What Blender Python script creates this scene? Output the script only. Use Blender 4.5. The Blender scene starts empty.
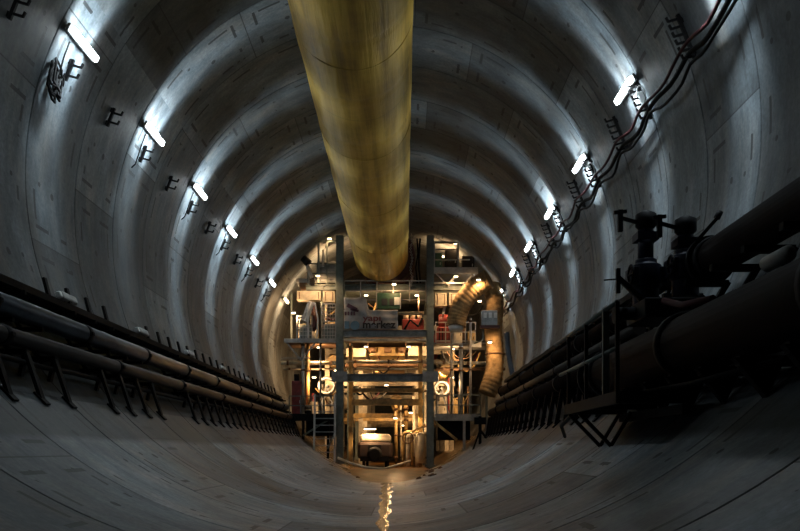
import bpy, math, random
from mathutils import Vector, Matrix
random.seed(7)
S = bpy.context.scene
COL = S.collection
R = 6.12; CZ = 6.0                      # inner radius of the lining, height of its axis
CAM = Vector((0.669, 0.0, 1.055))
K = 747.0

def G(x, y, Y):                          # where a thing seen at x, y stands when it is Y metres down the tunnel
    return Vector((CAM.x + (x - 404) * Y / K, Y, CAM.z + (450 - y) * Y / K))
def wallpt(a, Y, off=0.0):               # a: degrees from the invert, positive to the right
    t = math.radians(a); r = R - off
    return Vector((r * math.sin(t), Y, CZ - r * math.cos(t)))

# ------------------------------------------------------------------ materials
class E:
    def __init__(s, nt, sock): s.nt = nt; s.s = sock
    def _m(s, op, b=None, c=None):
        n = s.nt.nodes.new('ShaderNodeMath'); n.operation = op
        for i, v in enumerate((s, b, c)):
            if v is None: continue
            if isinstance(v, E): s.nt.links.new(v.s, n.inputs[i])
            else: n.inputs[i].default_value = v
        return E(s.nt, n.outputs[0])
    def __add__(s, o): return s._m('ADD', o)
    def __sub__(s, o): return s._m('SUBTRACT', o)
    def __mul__(s, o): return s._m('MULTIPLY', o)
    def __truediv__(s, o): return s._m('DIVIDE', o)
    def fl(s): return s._m('FLOOR')
    def fr(s): return s._m('FRACT')
    def ab(s): return s._m('ABSOLUTE')
    def lt(s, o): return s._m('LESS_THAN', o)
    def gt(s, o): return s._m('GREATER_THAN', o)
    def mx(s, o): return s._m('MAXIMUM', o)
    def mn(s, o): return s._m('MINIMUM', o)

def newmat(name):
    m = bpy.data.materials.new(name); m.use_nodes = True
    nt = m.node_tree; b = nt.nodes['Principled BSDF']
    return m, nt, b
def noise(nt, vec, scale, detail=4, rough=0.6):
    n = nt.nodes.new('ShaderNodeTexNoise'); n.inputs['Scale'].default_value = scale
    n.inputs['Detail'].default_value = detail; n.inputs['Roughness'].default_value = rough
    if vec is not None: nt.links.new(vec, n.inputs['Vector'])
    return n
def ramp(nt, fac, stops):
    r = nt.nodes.new('ShaderNodeValToRGB'); nt.links.new(fac, r.inputs[0])
    el = r.color_ramp.elements
    while len(el) < len(stops): el.new(0.5)
    for e, (p, c) in zip(el, stops): e.position = p; e.color = (*c, 1) if len(c) == 3 else c
    return r
def bump(nt, b, h, dist, strength=1.0):
    n = nt.nodes.new('ShaderNodeBump'); n.inputs['Distance'].default_value = dist
    n.inputs['Strength'].default_value = strength
    nt.links.new(h, n.inputs['Height']); nt.links.new(n.outputs[0], b.inputs['Normal'])

def paint(name, col, rough=0.5, metal=0.0, wear=0.35, scale=3.0, dark=None, spec=0.5):
    m, nt, b = newmat(name)
    tc = nt.nodes.new('ShaderNodeTexCoord')
    n = noise(nt, tc.outputs['Object'], scale, 6, 0.65)
    d = dark or tuple(c * (1 - wear) for c in col)
    r = ramp(nt, n.outputs['Fac'], [(0.35, d), (0.62, col)])
    nt.links.new(r.outputs[0], b.inputs['Base Color'])
    b.inputs['Roughness'].default_value = rough; b.inputs['Metallic'].default_value = metal; b.inputs['Specular IOR Level'].default_value = spec
    bump(nt, b, n.outputs['Fac'], 0.01, 0.4)
    return m
def glow(name, col, strength):
    m, nt, b = newmat(name)
    b.inputs['Base Color'].default_value = (0.8, 0.8, 0.8, 1)
    b.inputs['Emission Color'].default_value = (*col, 1); b.inputs['Emission Strength'].default_value = strength
    return m

def lining_mat(name, shade=1.0, rough=0.62, invert=False):
    m, nt, b = newmat(name)
    uv = nt.nodes.new('ShaderNodeUVMap'); uv.uv_map = 'UVMap'
    sp = nt.nodes.new('ShaderNodeSeparateXYZ'); nt.links.new(uv.outputs[0], sp.inputs[0])
    u = E(nt, sp.outputs[0]); v = E(nt, sp.outputs[1])
    SEG = 2 * math.pi * R / 9
    vv = (v - 1.4) / 2.0
    ring = vv.fl(); vf = vv.fr()
    odd = (ring * 0.37).fr()
    uu = (u / SEG) + odd
    seg = uu.fl(); uf = uu.fr()
    # joints
    dv = (((vf - 0.5).ab() * -1.0) + 0.5) * 2.0            # metres to nearest ring joint
    du = (((uf - 0.5).ab() * -1.0) + 0.5) * SEG
    jring = dv.lt(0.012); jrad = du.lt(0.013)
    joint = jring.mx(jrad)
    # pockets (dashes) lying along the ring beside each ring joint
    cu = ((u / (SEG / 3)) + odd * 3.0).fr()
    d1u = (cu - 0.5).ab() * (SEG / 3)
    dash1 = (d1u.lt(0.28)) * ((dv - 0.30).ab().lt(0.034))
    # dashes lying along the tunnel beside each radial joint
    c2 = ((vf * 2.0).fr() - 0.5).ab() * 1.0
    dash2 = (c2.lt(0.25)) * ((du - 0.30).ab().lt(0.036))
    # long chamfer lines across the middle of a plate
    # round grout holes
    c3u = ((u / (SEG / 2)) + odd * 2.0).fr()
    p = ((c3u - 0.5).ab() * (SEG / 2)); q = (vf - 0.5).ab() * 2.0
    hole = (p * p + q * q).lt(0.0042)
    c4u = ((u / (SEG / 3)) + odd * 3.0 + 0.3).fr()
    p4 = ((c4u - 0.5).ab() * (SEG / 3)); q4 = ((vf * 2.0).fr() - 0.5).ab()
    hole2 = (p4 * p4 + q4 * q4).lt(0.0019)
    pock = dash1.mx(dash2).mx(hole).mx(hole2)
    # break up, so that not every pocket is open
    nn = noise(nt, uv.outputs[0], 0.9, 2)
    keep = E(nt, nn.outputs['Fac']).gt(0.46)
    pock = pock * keep
    # plate to plate tone
    cb = nt.nodes.new('ShaderNodeCombineXYZ'); nt.links.new(ring.s, cb.inputs[0]); nt.links.new(seg.s, cb.inputs[1])
    wn = nt.nodes.new('ShaderNodeTexWhiteNoise'); wn.noise_dimensions = '3D'; nt.links.new(cb.outputs[0], wn.inputs['Vector'])
    tone = E(nt, wn.outputs['Value']) * 0.9 + 0.55
    # stains: blotches and streaks that run round the ring
    mp = nt.nodes.new('ShaderNodeMapping'); mp.inputs['Scale'].default_value = (0.6, 2.0, 1)
    nt.links.new(uv.outputs[0], mp.inputs[0])
    st = noise(nt, mp.outputs[0], 1.6, 7, 0.7)
    bl = noise(nt, uv.outputs[0], 0.55, 5, 0.6)
    fine = noise(nt, uv.outputs[0], 14, 5, 0.7)
    f = tone * (E(nt, st.outputs['Fac']) * 2.4 - 0.2)._m('MAXIMUM', 0.12) * (E(nt, bl.outputs['Fac']) * 2.6 - 0.3)._m('MAXIMUM', 0.2) * (E(nt, fine.outputs['Fac']) * 1.4 + 0.3)
    rust = noise(nt, mp.outputs[0], 0.8, 5, 0.6)
    rr = ramp(nt, rust.outputs['Fac'], [(0.45, (0.098, 0.115, 0.126)), (0.76, (0.108, 0.098, 0.086))])
    mul = nt.nodes.new('ShaderNodeMixRGB'); mul.blend_type = 'MULTIPLY'; mul.inputs[0].default_value = 1
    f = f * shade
    ang = (u - 40.0).ab()                          # arc metres from the invert line: a darker band under the pipe racks
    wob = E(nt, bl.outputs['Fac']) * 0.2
    below_band = ((ang + wob) * -7.0 + 30.0)._m('MAXIMUM', 0.0)._m('MINIMUM', 1.0)
    above_band = ((ang + wob) * 4.0 - 25.0)._m('MAXIMUM', 0.0)._m('MINIMUM', 1.0)
    f = f * (below_band.mx(above_band) * 0.70 + 0.30)
    cc = nt.nodes.new('ShaderNodeCombineColor'); [nt.links.new(f.s, cc.inputs[i]) for i in range(3)]
    nt.links.new(rr.outputs[0], mul.inputs[1]); nt.links.new(cc.outputs[0], mul.inputs[2])
    mx = nt.nodes.new('ShaderNodeMixRGB'); nt.links.new((joint * 0.75).mx(pock * 0.85).s, mx.inputs[0])
    base_out = mul.outputs[0]
    if invert:
        big = noise(nt, uv.outputs[0], 1.3, 5, 0.6)
        bw = E(nt, big.outputs['Fac'])
        edge = (v - 40.0 - 23.5) * 0.17 - ang * 0.46 + (bw - 0.5) * 3.2
        mudm = edge._m('MAXIMUM', 0.0)._m('MINIMUM', 0.9)
        mm = nt.nodes.new('ShaderNodeMixRGB'); nt.links.new(mudm.s, mm.inputs[0]); nt.links.new(mul.outputs[0], mm.inputs[1])
        mm.inputs[2].default_value = (0.14, 0.070, 0.016, 1); base_out = mm.outputs[0]
    nt.links.new(base_out, mx.inputs[1]); mx.inputs[2].default_value = (0.018, 0.018, 0.018, 1)
    nt.links.new(mx.outputs[0], b.inputs['Base Color'])
    rg = E(nt, bl.outputs['Fac']) * 0.35 + (rough - 0.2)
    if invert: rg = (rg - mudm * 0.3)
    nt.links.new(rg.s, b.inputs['Roughness'])
    h = (E(nt, fine.outputs['Fac']) * 0.12) - joint.mx(pock)
    bump(nt, b, h.s, 0.02, 0.8)
    return m

M = {}
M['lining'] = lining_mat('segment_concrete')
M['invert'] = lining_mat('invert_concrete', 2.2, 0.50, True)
M['black_steel'] = paint('black_steel', (0.006, 0.006, 0.007), 0.65, 0.0, spec=0.15)
M['dark_steel'] = paint('dark_green_grey_steel', (0.14, 0.17, 0.155), 0.5, 0.0, 0.45)
M['grey_steel'] = paint('grey_steel', (0.30, 0.31, 0.31), 0.45, 0.1, 0.45)
M['galv'] = paint('galvanised_rail', (0.50, 0.49, 0.46), 0.4, 0.4, 0.35)
M['cream'] = paint('cream_paint', (0.62, 0.54, 0.40), 0.5, 0, 0.5, 2.0)
M['amber'] = paint('ochre_paint', (0.50, 0.33, 0.12), 0.45, 0, 0.65, 2.5)
M['brown'] = paint('rusty_brown', (0.16, 0.085, 0.04), 0.7, 0, 0.6, 3)
M['red'] = paint('red_paint', (0.26, 0.03, 0.025), 0.5, 0, 0.55, 4)
M['darkred'] = paint('dark_red_paint', (0.09, 0.022, 0.018), 0.6, 0, 0.5)
M['blue_steel'] = paint('bluish_pipe_steel', (0.075, 0.085, 0.105), 0.34, 0.3, 0.45, 1.5)
M['brown_pipe'] = paint('brownish_pipe', (0.026, 0.017, 0.014), 0.5, 0.0, 0.5, 1.5)
M['black_pipe'] = paint('black_red_pipe', (0.009, 0.005, 0.0045), 0.75, 0.0, spec=0.06, wear=0.5, scale=2)
M['navy'] = paint('dark_blue_paint', (0.006, 0.009, 0.026), 0.5, 0.0, 0.4, spec=0.2)
M['rubber'] = paint('black_rubber', (0.007, 0.007, 0.007), 0.7, 0, 0.4, spec=0.15)
M['redcable'] = paint('dark_red_cable', (0.055, 0.010, 0.012), 0.6, 0, 0.5, spec=0.2)
M['white'] = paint('white_plastic', (0.62, 0.63, 0.62), 0.45, 0, 0.25)
M['pale'] = paint('pale_concrete_plastic', (0.32, 0.32, 0.30), 0.6, 0, 0.35)
M['banner'] = paint('grey_banner_cloth', (0.30, 0.31, 0.32), 0.8, 0, 0.35, 2.2)
M['ink'] = paint('black_ink', (0.012, 0.012, 0.014), 0.6)
M['inkred'] = paint('red_ink', (0.13, 0.025, 0.03), 0.6)
M['inkblue'] = paint('blue_ink', (0.10, 0.20, 0.28), 0.6)
M['inkpurple'] = paint('purple_ink', (0.07, 0.03, 0.06), 0.6)
M['screen_green'] = paint('green_frame', (0.022, 0.075, 0.040), 0.5)
M['mud'] = paint('wet_mud', (0.15, 0.068, 0.014), 0.42, 0, 0.8, 1.7, spec=0.35)
M['tan_canvas'] = paint('ochre_canvas', (0.44, 0.28, 0.125), 0.8, 0, 0.75, 1.6, spec=0.2)
M['tube_cold'] = glow('cold_lamp_tube', (0.90, 0.97, 1.0), 22)
M['tube_warm'] = glow('warm_lamp_tube', (1.0, 0.75, 0.42), 9)

def duct_mat():
    m, nt, b = newmat('mustard_duct_fabric')
    tc = nt.nodes.new('ShaderNodeTexCoord')
    sp = nt.nodes.new('ShaderNodeSeparateXYZ'); nt.links.new(tc.outputs['Object'], sp.inputs[0])
    y = E(nt, sp.outputs[1])
    mp = nt.nodes.new('ShaderNodeMapping'); mp.inputs['Scale'].default_value = (2.2, 0.10, 2.2)
    nt.links.new(tc.outputs['Object'], mp.inputs[0])
    n1 = noise(nt, mp.outputs[0], 1.1, 6, 0.65)
    n2 = noise(nt, tc.outputs['Object'], 2.2, 6, 0.7)
    f = (E(nt, n1.outputs['Fac']) * 0.8) + (E(nt, n2.outputs['Fac']) * 0.2)
    r = ramp(nt, f.s, [(0.34, (0.24, 0.135, 0.016)), (0.50, (0.60, 0.37, 0.055)), (0.66, (0.82, 0.56, 0.13))])
    seam = ((y / 2.5).fr() - 0.5).ab().gt(0.492)
    mx = nt.nodes.new('ShaderNodeMixRGB'); nt.links.new((seam * 0.22).s, mx.inputs[0])
    nt.links.new(r.outputs[0], mx.inputs[1]); mx.inputs[2].default_value = (0.10, 0.07, 0.02, 1)
    nt.links.new(mx.outputs[0], b.inputs['Base Color'])
    b.inputs['Roughness'].default_value = 0.42
    bump(nt, b, n1.outputs['Fac'], 0.12, 0.5)
    return m
M['duct'] = duct_mat()
M['rust_dark'] = paint('dark_rust', (0.035, 0.016, 0.010), 0.6, 0, 0.6)

def water_mat():
    m, nt, b = newmat('muddy_water')
    tc = nt.nodes.new('ShaderNodeTexCoord')
    n = noise(nt, tc.outputs['Object'], 5.0, 5, 0.6); n2 = noise(nt, tc.outputs['Object'], 0.9, 4, 0.6)
    r = ramp(nt, n2.outputs['Fac'], [(0.35, (0.04, 0.026, 0.012)), (0.65, (0.09, 0.06, 0.03))])
    nt.links.new(r.outputs[0], b.inputs['Base Color'])
    b.inputs['Roughness'].default_value = 0.16
    bump(nt, b, n.outputs['Fac'], 0.03, 0.35)
    return m
M['water'] = water_mat()

# ------------------------------------------------------------------ mesh helpers
class MB:
    def __init__(s): s.v = []; s.f = []; s.smooth = []
    def box(s, c, d, rot=None):
        i = len(s.v); c = Vector(c)
        for x in (-.5, .5):
            for y in (-.5, .5):
                for z in (-.5, .5):
                    p = Vector((x * d[0], y * d[1], z * d[2]))
                    if rot: p = rot @ p
                    s.v.append(c + p)
        for q in ((0, 1, 3, 2), (4, 6, 7, 5), (0, 4, 5, 1), (2, 3, 7, 6), (0, 2, 6, 4), (1, 5, 7, 3)):
            s.f.append([i + k for k in q]); s.smooth.append(False)
        return s
    def bb(s, x0, x1, y0, y1, z0, z1): return s.box(((x0 + x1) / 2, (y0 + y1) / 2, (z0 + z1) / 2), (abs(x1 - x0), abs(y1 - y0), abs(z1 - z0)))
    def bar(s, p, q, w, h=None, up=Vector((0, 0, 1))):
        p = Vector(p); q = Vector(q); h = h or w
        z = (q - p); L = z.length; z.normalize()
        if abs(z.dot(up)) > 0.98: up = Vector((0, 1, 0))
        x = z.cross(up).normalized(); y = x.cross(z)
        rot = Matrix((x, z, y)).transposed()
        return s.box((p + q) / 2, (w, L, h), rot)
    def tube(s, pts, r, n=10, cap=True):
        pts = [Vector(p) for p in pts]
        rs = r if isinstance(r, (list, tuple)) else [r] * len(pts)
        base = len(s.v); up = None
        for i, p in enumerate(pts):
            t = (pts[min(i + 1, len(pts) - 1)] - pts[max(i - 1, 0)]).normalized()
            if up is None:
                up = Vector((0, 0, 1)) if abs(t.z) < 0.9 else Vector((0, 1, 0))
            x = t.cross(up).normalized(); yv = x.cross(t).normalized(); up = yv
            for k in range(n):
                a = 2 * math.pi * k / n
                s.v.append(p + (x * math.cos(a) + yv * math.sin(a)) * rs[i])
        for i in range(len(pts) - 1):
            for k in range(n):
                a = base + i * n + k; b2 = base + i * n + (k + 1) % n
                s.f.append([a, b2, b2 + n, a + n]); s.smooth.append(True)
        if cap:
            s.f.append([base + k for k in range(n)][::-1]); s.smooth.append(False)
            e = base + (len(pts) - 1) * n
            s.f.append([e + k for k in range(n)]); s.smooth.append(False)
        return s
    def cyl(s, p, q, r, n=12): return s.tube([p, q], r, n)
    def ringtube(s, c, rad, r, axis='y', n=32, m=6):
        i0 = len(s.v); c = Vector(c)
        for i in range(n):
            a = 2 * math.pi * i / n
            if axis == 'y': d = Vector((math.cos(a), 0, math.sin(a))); ax = Vector((0, 1, 0))
            elif axis == 'x': d = Vector((0, math.cos(a), math.sin(a))); ax = Vector((1, 0, 0))
            else: d = Vector((math.cos(a), math.sin(a), 0)); ax = Vector((0, 0, 1))
            for j in range(m):
                b = 2 * math.pi * j / m
                s.v.append(c + d * (rad + r * math.cos(b)) + ax * (r * math.sin(b)))
        for i in range(n):
            for j in range(m):
                s.f.append([i0 + i * m + j, i0 + ((i + 1) % n) * m + j, i0 + ((i + 1) % n) * m + (j + 1) % m, i0 + i * m + (j + 1) % m]); s.smooth.append(True)
        return s
    def build(s, name, mat, parent=None, label=None, bevel=0.0):
        off = Vector((0, 0, 0)); p = parent
        while p is not None: off += p.location; p = p.parent
        me = bpy.data.meshes.new(name)
        me.from_pydata([tuple(v - off) for v in s.v], [], s.f)
        me.polygons.foreach_set('use_smooth', s.smooth); me.update()
        me.materials.append(M[mat] if isinstance(mat, str) else mat)
        o = bpy.data.objects.new(name, me); COL.objects.link(o); o.parent = parent
        if label: o['label'] = label
        if bevel:
            b = o.modifiers.new('bevel', 'BEVEL'); b.width = bevel; b.segments = 2; b.limit_method = 'ANGLE'
        return o
def split(m, name, mat, parent=None, label=None, bevel=0.0):
    n = len(m.v); par = list(range(n))
    def find(a):
        while par[a] != a: par[a] = par[par[a]]; a = par[a]
        return a
    for f in m.f:
        for k in f[1:]: par[find(f[0])] = find(k)
    groups = {}
    for fi, f in enumerate(m.f): groups.setdefault(find(f[0]), []).append(fi)
    for g in groups.values():
        q = MB(); mp = {}
        for fi in g:
            nf = []
            for k in m.f[fi]:
                if k not in mp: mp[k] = len(q.v); q.v.append(m.v[k])
                nf.append(mp[k])
            q.f.append(nf); q.smooth.append(m.smooth[fi])
        q.build(name, mat, parent, label, bevel)
def tag(o, label, cat, group=None, kind=None):
    if label: o['label'] = label
    if cat: o['category'] = cat
    if group: o['group'] = group
    if kind: o['kind'] = kind
    return o
def thing(name, label, cat, loc, group=None):
    o = bpy.data.objects.new(name, None); COL.objects.link(o); o.location = loc; o.empty_display_size = 0.2
    return tag(o, label, cat, group)
def dup(root, delta, label, group=None):
    r = root.copy(); COL.objects.link(r); r.location = root.location + Vector(delta)
    r['label'] = label
    if group: r['group'] = group
    for ch in root.children:
        c = ch.copy(); COL.objects.link(c); c.parent = r
        if c.type == 'LIGHT': pass
        for g in ch.children:
            d = g.copy(); COL.objects.link(d); d.parent = c
    return r
def structure(o): o['kind'] = 'structure'; return o
ORD = ['first', 'second', 'third', 'fourth', 'fifth', 'sixth', 'seventh', 'eighth', 'ninth', 'tenth', 'eleventh', 'twelfth', 'thirteenth', 'fourteenth', 'fifteenth', 'sixteenth',
       'seventeenth', 'eighteenth', 'nineteenth', 'twentieth', 'twenty-first', 'twenty-second', 'twenty-third', 'twenty-fourth', 'twenty-fifth', 'twenty-sixth', 'twenty-seventh', 'twenty-eighth', 'twenty-ninth', 'thirtieth', 'thirty-first', 'thirty-second']

# ------------------------------------------------------------------ the lining
Y0, Y1 = -6.6, 85.4
def lining(name, a0, a1, mat, step=1.5):
    ys = []; y = 1.4 - 8
    while y < Y1 + 0.01:
        ys += [(y - 0.022, 0), (y - 0.008, 0.014), (y + 0.008, 0.014), (y + 0.022, 0), (y + 1.0, 0)]
        y += 2.0
    ys = ys[2:-1]
    n = max(2, int(round((a1 - a0) / step)))
    v = []; f = []; uv = []
    T = 0.4
    for (yy, d) in ys:
        for i in range(n + 1):
            a = math.radians(a0 + (a1 - a0) * i / n); r = R + d
            v.append((r * math.sin(a), yy, CZ - r * math.cos(a))); uv.append((a * R + 40, yy + 40.0))
    W = n + 1
    for j in range(len(ys) - 1):
        for i in range(n):
            f.append((j * W + i, j * W + i + 1, (j + 1) * W + i + 1, (j + 1) * W + i))
    ni = len(f)
    # outer skin and edges, so that the lining has its thickness
    b = len(v)
    for yy in (ys[0][0], ys[-1][0]):
        for i in range(n + 1):
            a = math.radians(a0 + (a1 - a0) * i / n); r = R + T
            v.append((r * math.sin(a), yy, CZ - r * math.cos(a))); uv.append((a * R + 40, yy + 40.0))
    last = (len(ys) - 1) * W
    for i in range(n):
        f.append((b + i + 1, b + i, b + W + i, b + W + i + 1))
        f.append((i + 1, i, b + i, b + i + 1)); f.append((last + i, last + i + 1, b + W + i + 1, b + W + i))
    me = bpy.data.meshes.new(name); me.from_pydata(v, [], f)
    ul = me.uv_layers.new(name='UVMap')
    li = [l.vertex_index for l in me.loops]
    flat = []
    for k in li: flat += uv[k]
    ul.data.foreach_set('uv', flat)
    me.polygons.foreach_set('use_smooth', [False] * len(f)); me.update()
    me.materials.append(M[mat])
    o = bpy.data.objects.new(name, me); COL.objects.link(o); structure(o)
    return o
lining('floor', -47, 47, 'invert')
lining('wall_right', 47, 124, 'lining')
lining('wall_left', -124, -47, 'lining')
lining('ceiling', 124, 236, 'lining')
structure(MB().cyl((0, 85.5, CZ), (0, 85.9, CZ), R + 0.4, 64).build('wall_back', 'dark_steel'))

# mud and water lying in the invert
def prof(y0, y1, w, jit, dy, tip=1.5):
    out = []; y = y0
    while y <= y1:
        ww = w * (1 + random.uniform(-jit, jit))
        ww *= min(1, 0.15 + (y - y0) / tip)
        out.append((y, ww)); y += dy
    return out
rw = random.Random(4)
mw = MB(); row = 0; y = 7.0
while y < 32.0:                                  # a shallow film that follows the curved floor
    cx = 0.43 - 0.019 * (y - 7) + 0.018 * math.sin(y * 1.9) + rw.uniform(-.008, .008)
    w_ = (0.055 + 0.006 * (y - 7)) * (1 + 0.3 * math.sin(y * 2.7 + 1) + rw.uniform(-.15, .15))
    for t in (-1, -.5, 0, .5, 1):
        x = cx + w_ * t; mw.v.append(Vector((x, y, CZ - math.sqrt(R * R - x * x) + 0.010 * (1 - t * t) + 0.001)))
    if row:
        for i in range(4):
            a_ = (row - 1) * 5 + i; mw.f.append([a_, a_ + 1, a_ + 6, a_ + 5]); mw.smooth.append(True)
    row += 1; y += 0.2
o = mw.build('water_trickle', 'water')
tag(o, 'narrow muddy water trickle shining along the middle of the tunnel floor', 'water', kind='stuff')
mw = MB(); y = 26.6; row = 0
while y < 62:
    lev = -0.118 + 0.29 * max(0.0, min(1.0, (y - 26.5) / 7.5)) ** 0.8 + 0.008 * math.sin(y * 2.1)
    w_ = math.sqrt(R * R - (CZ - lev) ** 2) * (1 + rw.uniform(-.02, .02))
    for i in range(13):
        x = w_ * (i / 6 - 1); mw.v.append(Vector((x, y, max(lev + 0.012 * math.sin(x * 7 + y * 3), CZ - math.sqrt(R * R - x * x) + 0.003))))
    if row:
        for i in range(12):
            a_ = (row - 1) * 13 + i; mw.f.append([a_, a_ + 1, a_ + 14, a_ + 13]); mw.smooth.append(True)
    row += 1; y += 0.4
o = mw.build('mud', 'mud')
tag(o, 'wet brown mud lying on the floor in front of the work gantry', 'mud', kind='stuff')
for k in range(16):
    a = random.uniform(-16, 22); Y = random.uniform(27, 33.5)
    if abs(a) < 9: a = 10 + random.uniform(0, 8)
    p = wallpt(a, Y, 0.0)
    m = MB(); r = random.uniform(0.05, 0.13)
    bm = []
    for i in range(3):
        z = p.z + r * (-0.05, 0.55, 0.9)[i]; rr = r * (1.1, 0.9, 0.35)[i]
        for j in range(7):
            t = j * math.tau / 7
            m.v.append(Vector((p.x + math.cos(t) * rr * random.uniform(.8, 1.3), p.y + math.sin(t) * rr * random.uniform(.8, 1.3), z + r*math.cos(t)*0.15*(1 if a>0 else -1))))
    for i in range(2):
        for j in range(7):
            m.f.append([i * 7 + j, i * 7 + (j + 1) % 7, (i + 1) * 7 + (j + 1) % 7, (i + 1) * 7 + j]); m.smooth.append(False)
    m.f.append([14 + j for j in range(7)]); m.smooth.append(False); m.f.append([6 - j for j in range(7)]); m.smooth.append(False)
    tag(m.build('stone', 'brown'), 'small muddy lump lying on the floor in front of the gantry', 'stone', 'muddy lumps in front of the gantry')

# ------------------------------------------------------------------ lamps
def photometric(name, col, power, narrow, wide, sig=0.2, side=1):
    L = bpy.data.lights.new(name, 'POINT'); L.energy = power; L.color = col; L.shadow_soft_size = 0.15
    L.use_nodes = True; nt = L.node_tree
    em = nt.nodes['Emission']
    tc = nt.nodes.new('ShaderNodeTexCoord'); sp = nt.nodes.new('ShaderNodeSeparateXYZ')
    nt.links.new(tc.outputs['Normal'], sp.inputs[0])
    y = E(nt, sp.outputs[1]); z = E(nt, sp.outputs[2])
    g = (y * y) * (-1.0 / (sig * sig))
    g = g._m('EXPONENT')
    dn = ((z * -1.6) + 0.20)._m('MAXIMUM', 0.0)._m('MINIMUM', 1.0)
    x = E(nt, sp.outputs[0]) * (-1.0 * side)
    inward = (x * 0.895 - z * 0.446)._m('MAXIMUM', 0.0)
    g = g * (inward * -0.92 + 1.0)
    wash = (z * 0.0 + 1.0)
    st = g * narrow + dn * wide + wash * 0.001
    nt.links.new(st.s, em.inputs['Strength'])
    return L
def wall_lamp(side, Y, label, group, warm=False):
    off = 0.17; a = 116.5 * side
    c = wallpt(a, Y, off); n = (Vector((0, Y, CZ)) - c).normalized()
    t = n.cross(Vector((0, 1, 0)))
    th = thing('fluorescent_lamp', label, 'lamp', wallpt(a, Y, 0.0), group)
    rot = Matrix((t, Vector((0, 1, 0)), n)).transposed()
    hs = MB().box(c - n * 0.05, (0.15, 1.14, 0.05), rot).build('housing', 'grey_steel', th, bevel=0.01)
    tb = MB(); tb.box(c + n * 0.02, (0.125, 1.06, 0.08), rot)
    tb.build('lamp_tube', 'tube_warm' if warm else 'tube_cold', th, bevel=0.03)
    for s in (-1, 1):
        MB().bar(c - n * 0.07 + Vector((0, s * 0.35, 0)), c - n * (off + 0.01) + Vector((0, s * 0.35, 0)), 0.05, 0.03).build('bracket', 'black_steel', hs)
    return th, c, n
coldL = {q: photometric('lamp_light', (0.76, 0.91, 1.0), 250, 1.0, 0.018, 0.165, q) for q in (-1, 1)}
warmL = {q: photometric('warm_light', (1.0, 0.66, 0.36), 200, 1.0, 0.10, 0.25, q) for q in (-1, 1)}
first = {}
LY = {-1: [14 + 4.0 * k for k in range(-1, 7)], 1: [15.8 + 4.05 * k for k in range(-1, 6)]}
for side in (-1, 1):
    base = None
    ys = LY[side]
    vis = [y for y in ys if y > 12.5]
    for Y in ys:
        warm = Y > 37.5
        sd = 'left' if side < 0 else 'right'
        if Y < 12.5: lab = 'long white tube lamp overhead beside the viewpoint on the %s tunnel wall' % sd
        else:
            i = vis.index(Y)
            lab = 'lit white tube lamp on the %s tunnel wall, %s from the near end' % (sd, ORD[i])
        grp = 'tube lamps along the %s wall' % sd
        if base is None or (warm and not base.get('w')):
            base, c, n = wall_lamp(side, Y, lab, grp, warm); ref = Y
            for dy_ in (-0.32, 0.0, 0.32):
                lo = bpy.data.objects.new('light_source', (warmL if warm else coldL)[side]); COL.objects.link(lo)
                lo.parent = base; lo.location = c + n * 0.29 + Vector((0, dy_, 0)) - base.location
            base['w'] = 1 if warm else 0
        else:
            dup(base, (0, Y - base.location.y, 0), lab, grp)

# ------------------------------------------------------------------ yellow ventilation duct
DX, DZ, DR = -0.44, 10.49, 1.30
th = thing('ventilation_duct', 'huge mustard yellow fabric air duct hanging under the tunnel roof', 'duct', (DX, -4, DZ - DR))
m = MB(); N = 72
ys = []
y = -4.0
while y <= 36.0: ys.append(y); y += 0.125
for j, yy in enumerate(ys):
    ph = (yy % 2.5) / 2.5
    pinch = 0.022 * math.exp(-((min(ph, 1 - ph)) * 2.5 / 0.07) ** 2)
    sag = 0.012 * math.sin(yy * 2 * math.pi / 2.5)
    for k in range(N):
        a = 2 * math.pi * k / N
        r = DR - pinch + 0.010 * math.sin(a * 5 + yy * 0.9) * math.sin(yy * 1.3) + 0.004 * math.sin(a * 23 + yy * 3)
        # ridge towards the hanging line at the top
        r += 0.07 * math.exp(-((a - math.pi / 2) / 0.12) ** 2)
        m.v.append(Vector((DX + r * math.cos(a), yy, DZ + r * math.sin(a) + sag)))
for j in range(len(ys) - 1):
    for k in range(N):
        m.f.append([j * N + k, j * N + (k + 1) % N, (j + 1) * N + (k + 1) % N, (j + 1) * N + k]); m.smooth.append(True)
m.build('duct_fabric', 'duct', th)
for k in range(8):
    MB().ringtube((DX, 1.0 + 5 * k - 0.0, DZ), DR - 0.004, 0.012, 'y', 72, 6).build('hoop', 'duct', th)
for k in range(16):
    yy = -2.0 + k * 2.5
    m = MB(); m.cyl((DX, yy, DZ + DR + 0.05), (DX, yy, CZ + math.sqrt(R * R - DX * DX) + 0.01), 0.012, 6)
    m.build('hanger_wire', 'black_steel', th)
MB().tube([(DX, y0_, DZ + DR + 0.10) for y0_ in (-4, 36)], 0.02, 6).build('carrier_cable', 'black_steel', th)
# cassette behind the duct
th = thing('duct_cassette', 'dark red drum that receives the end of the yellow air duct', 'drum', (DX, 36.3, DZ - 1.5))
m = MB(); m.tube([(DX + 0.3, 36.25, DZ - 0.02), (DX + 0.3, 36.3, DZ), (DX + 0.3, 39.5, DZ)], [1.32, 1.35, 1.35], 48)
m.build('drum_shell', 'darkred', th)
for yy in (36.35, 37.4, 38.5):
    MB().ringtube((DX + 0.3, yy, DZ), 1.355, 0.03, 'y', 48, 6).build('drum_rib', 'brown', th)

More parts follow.
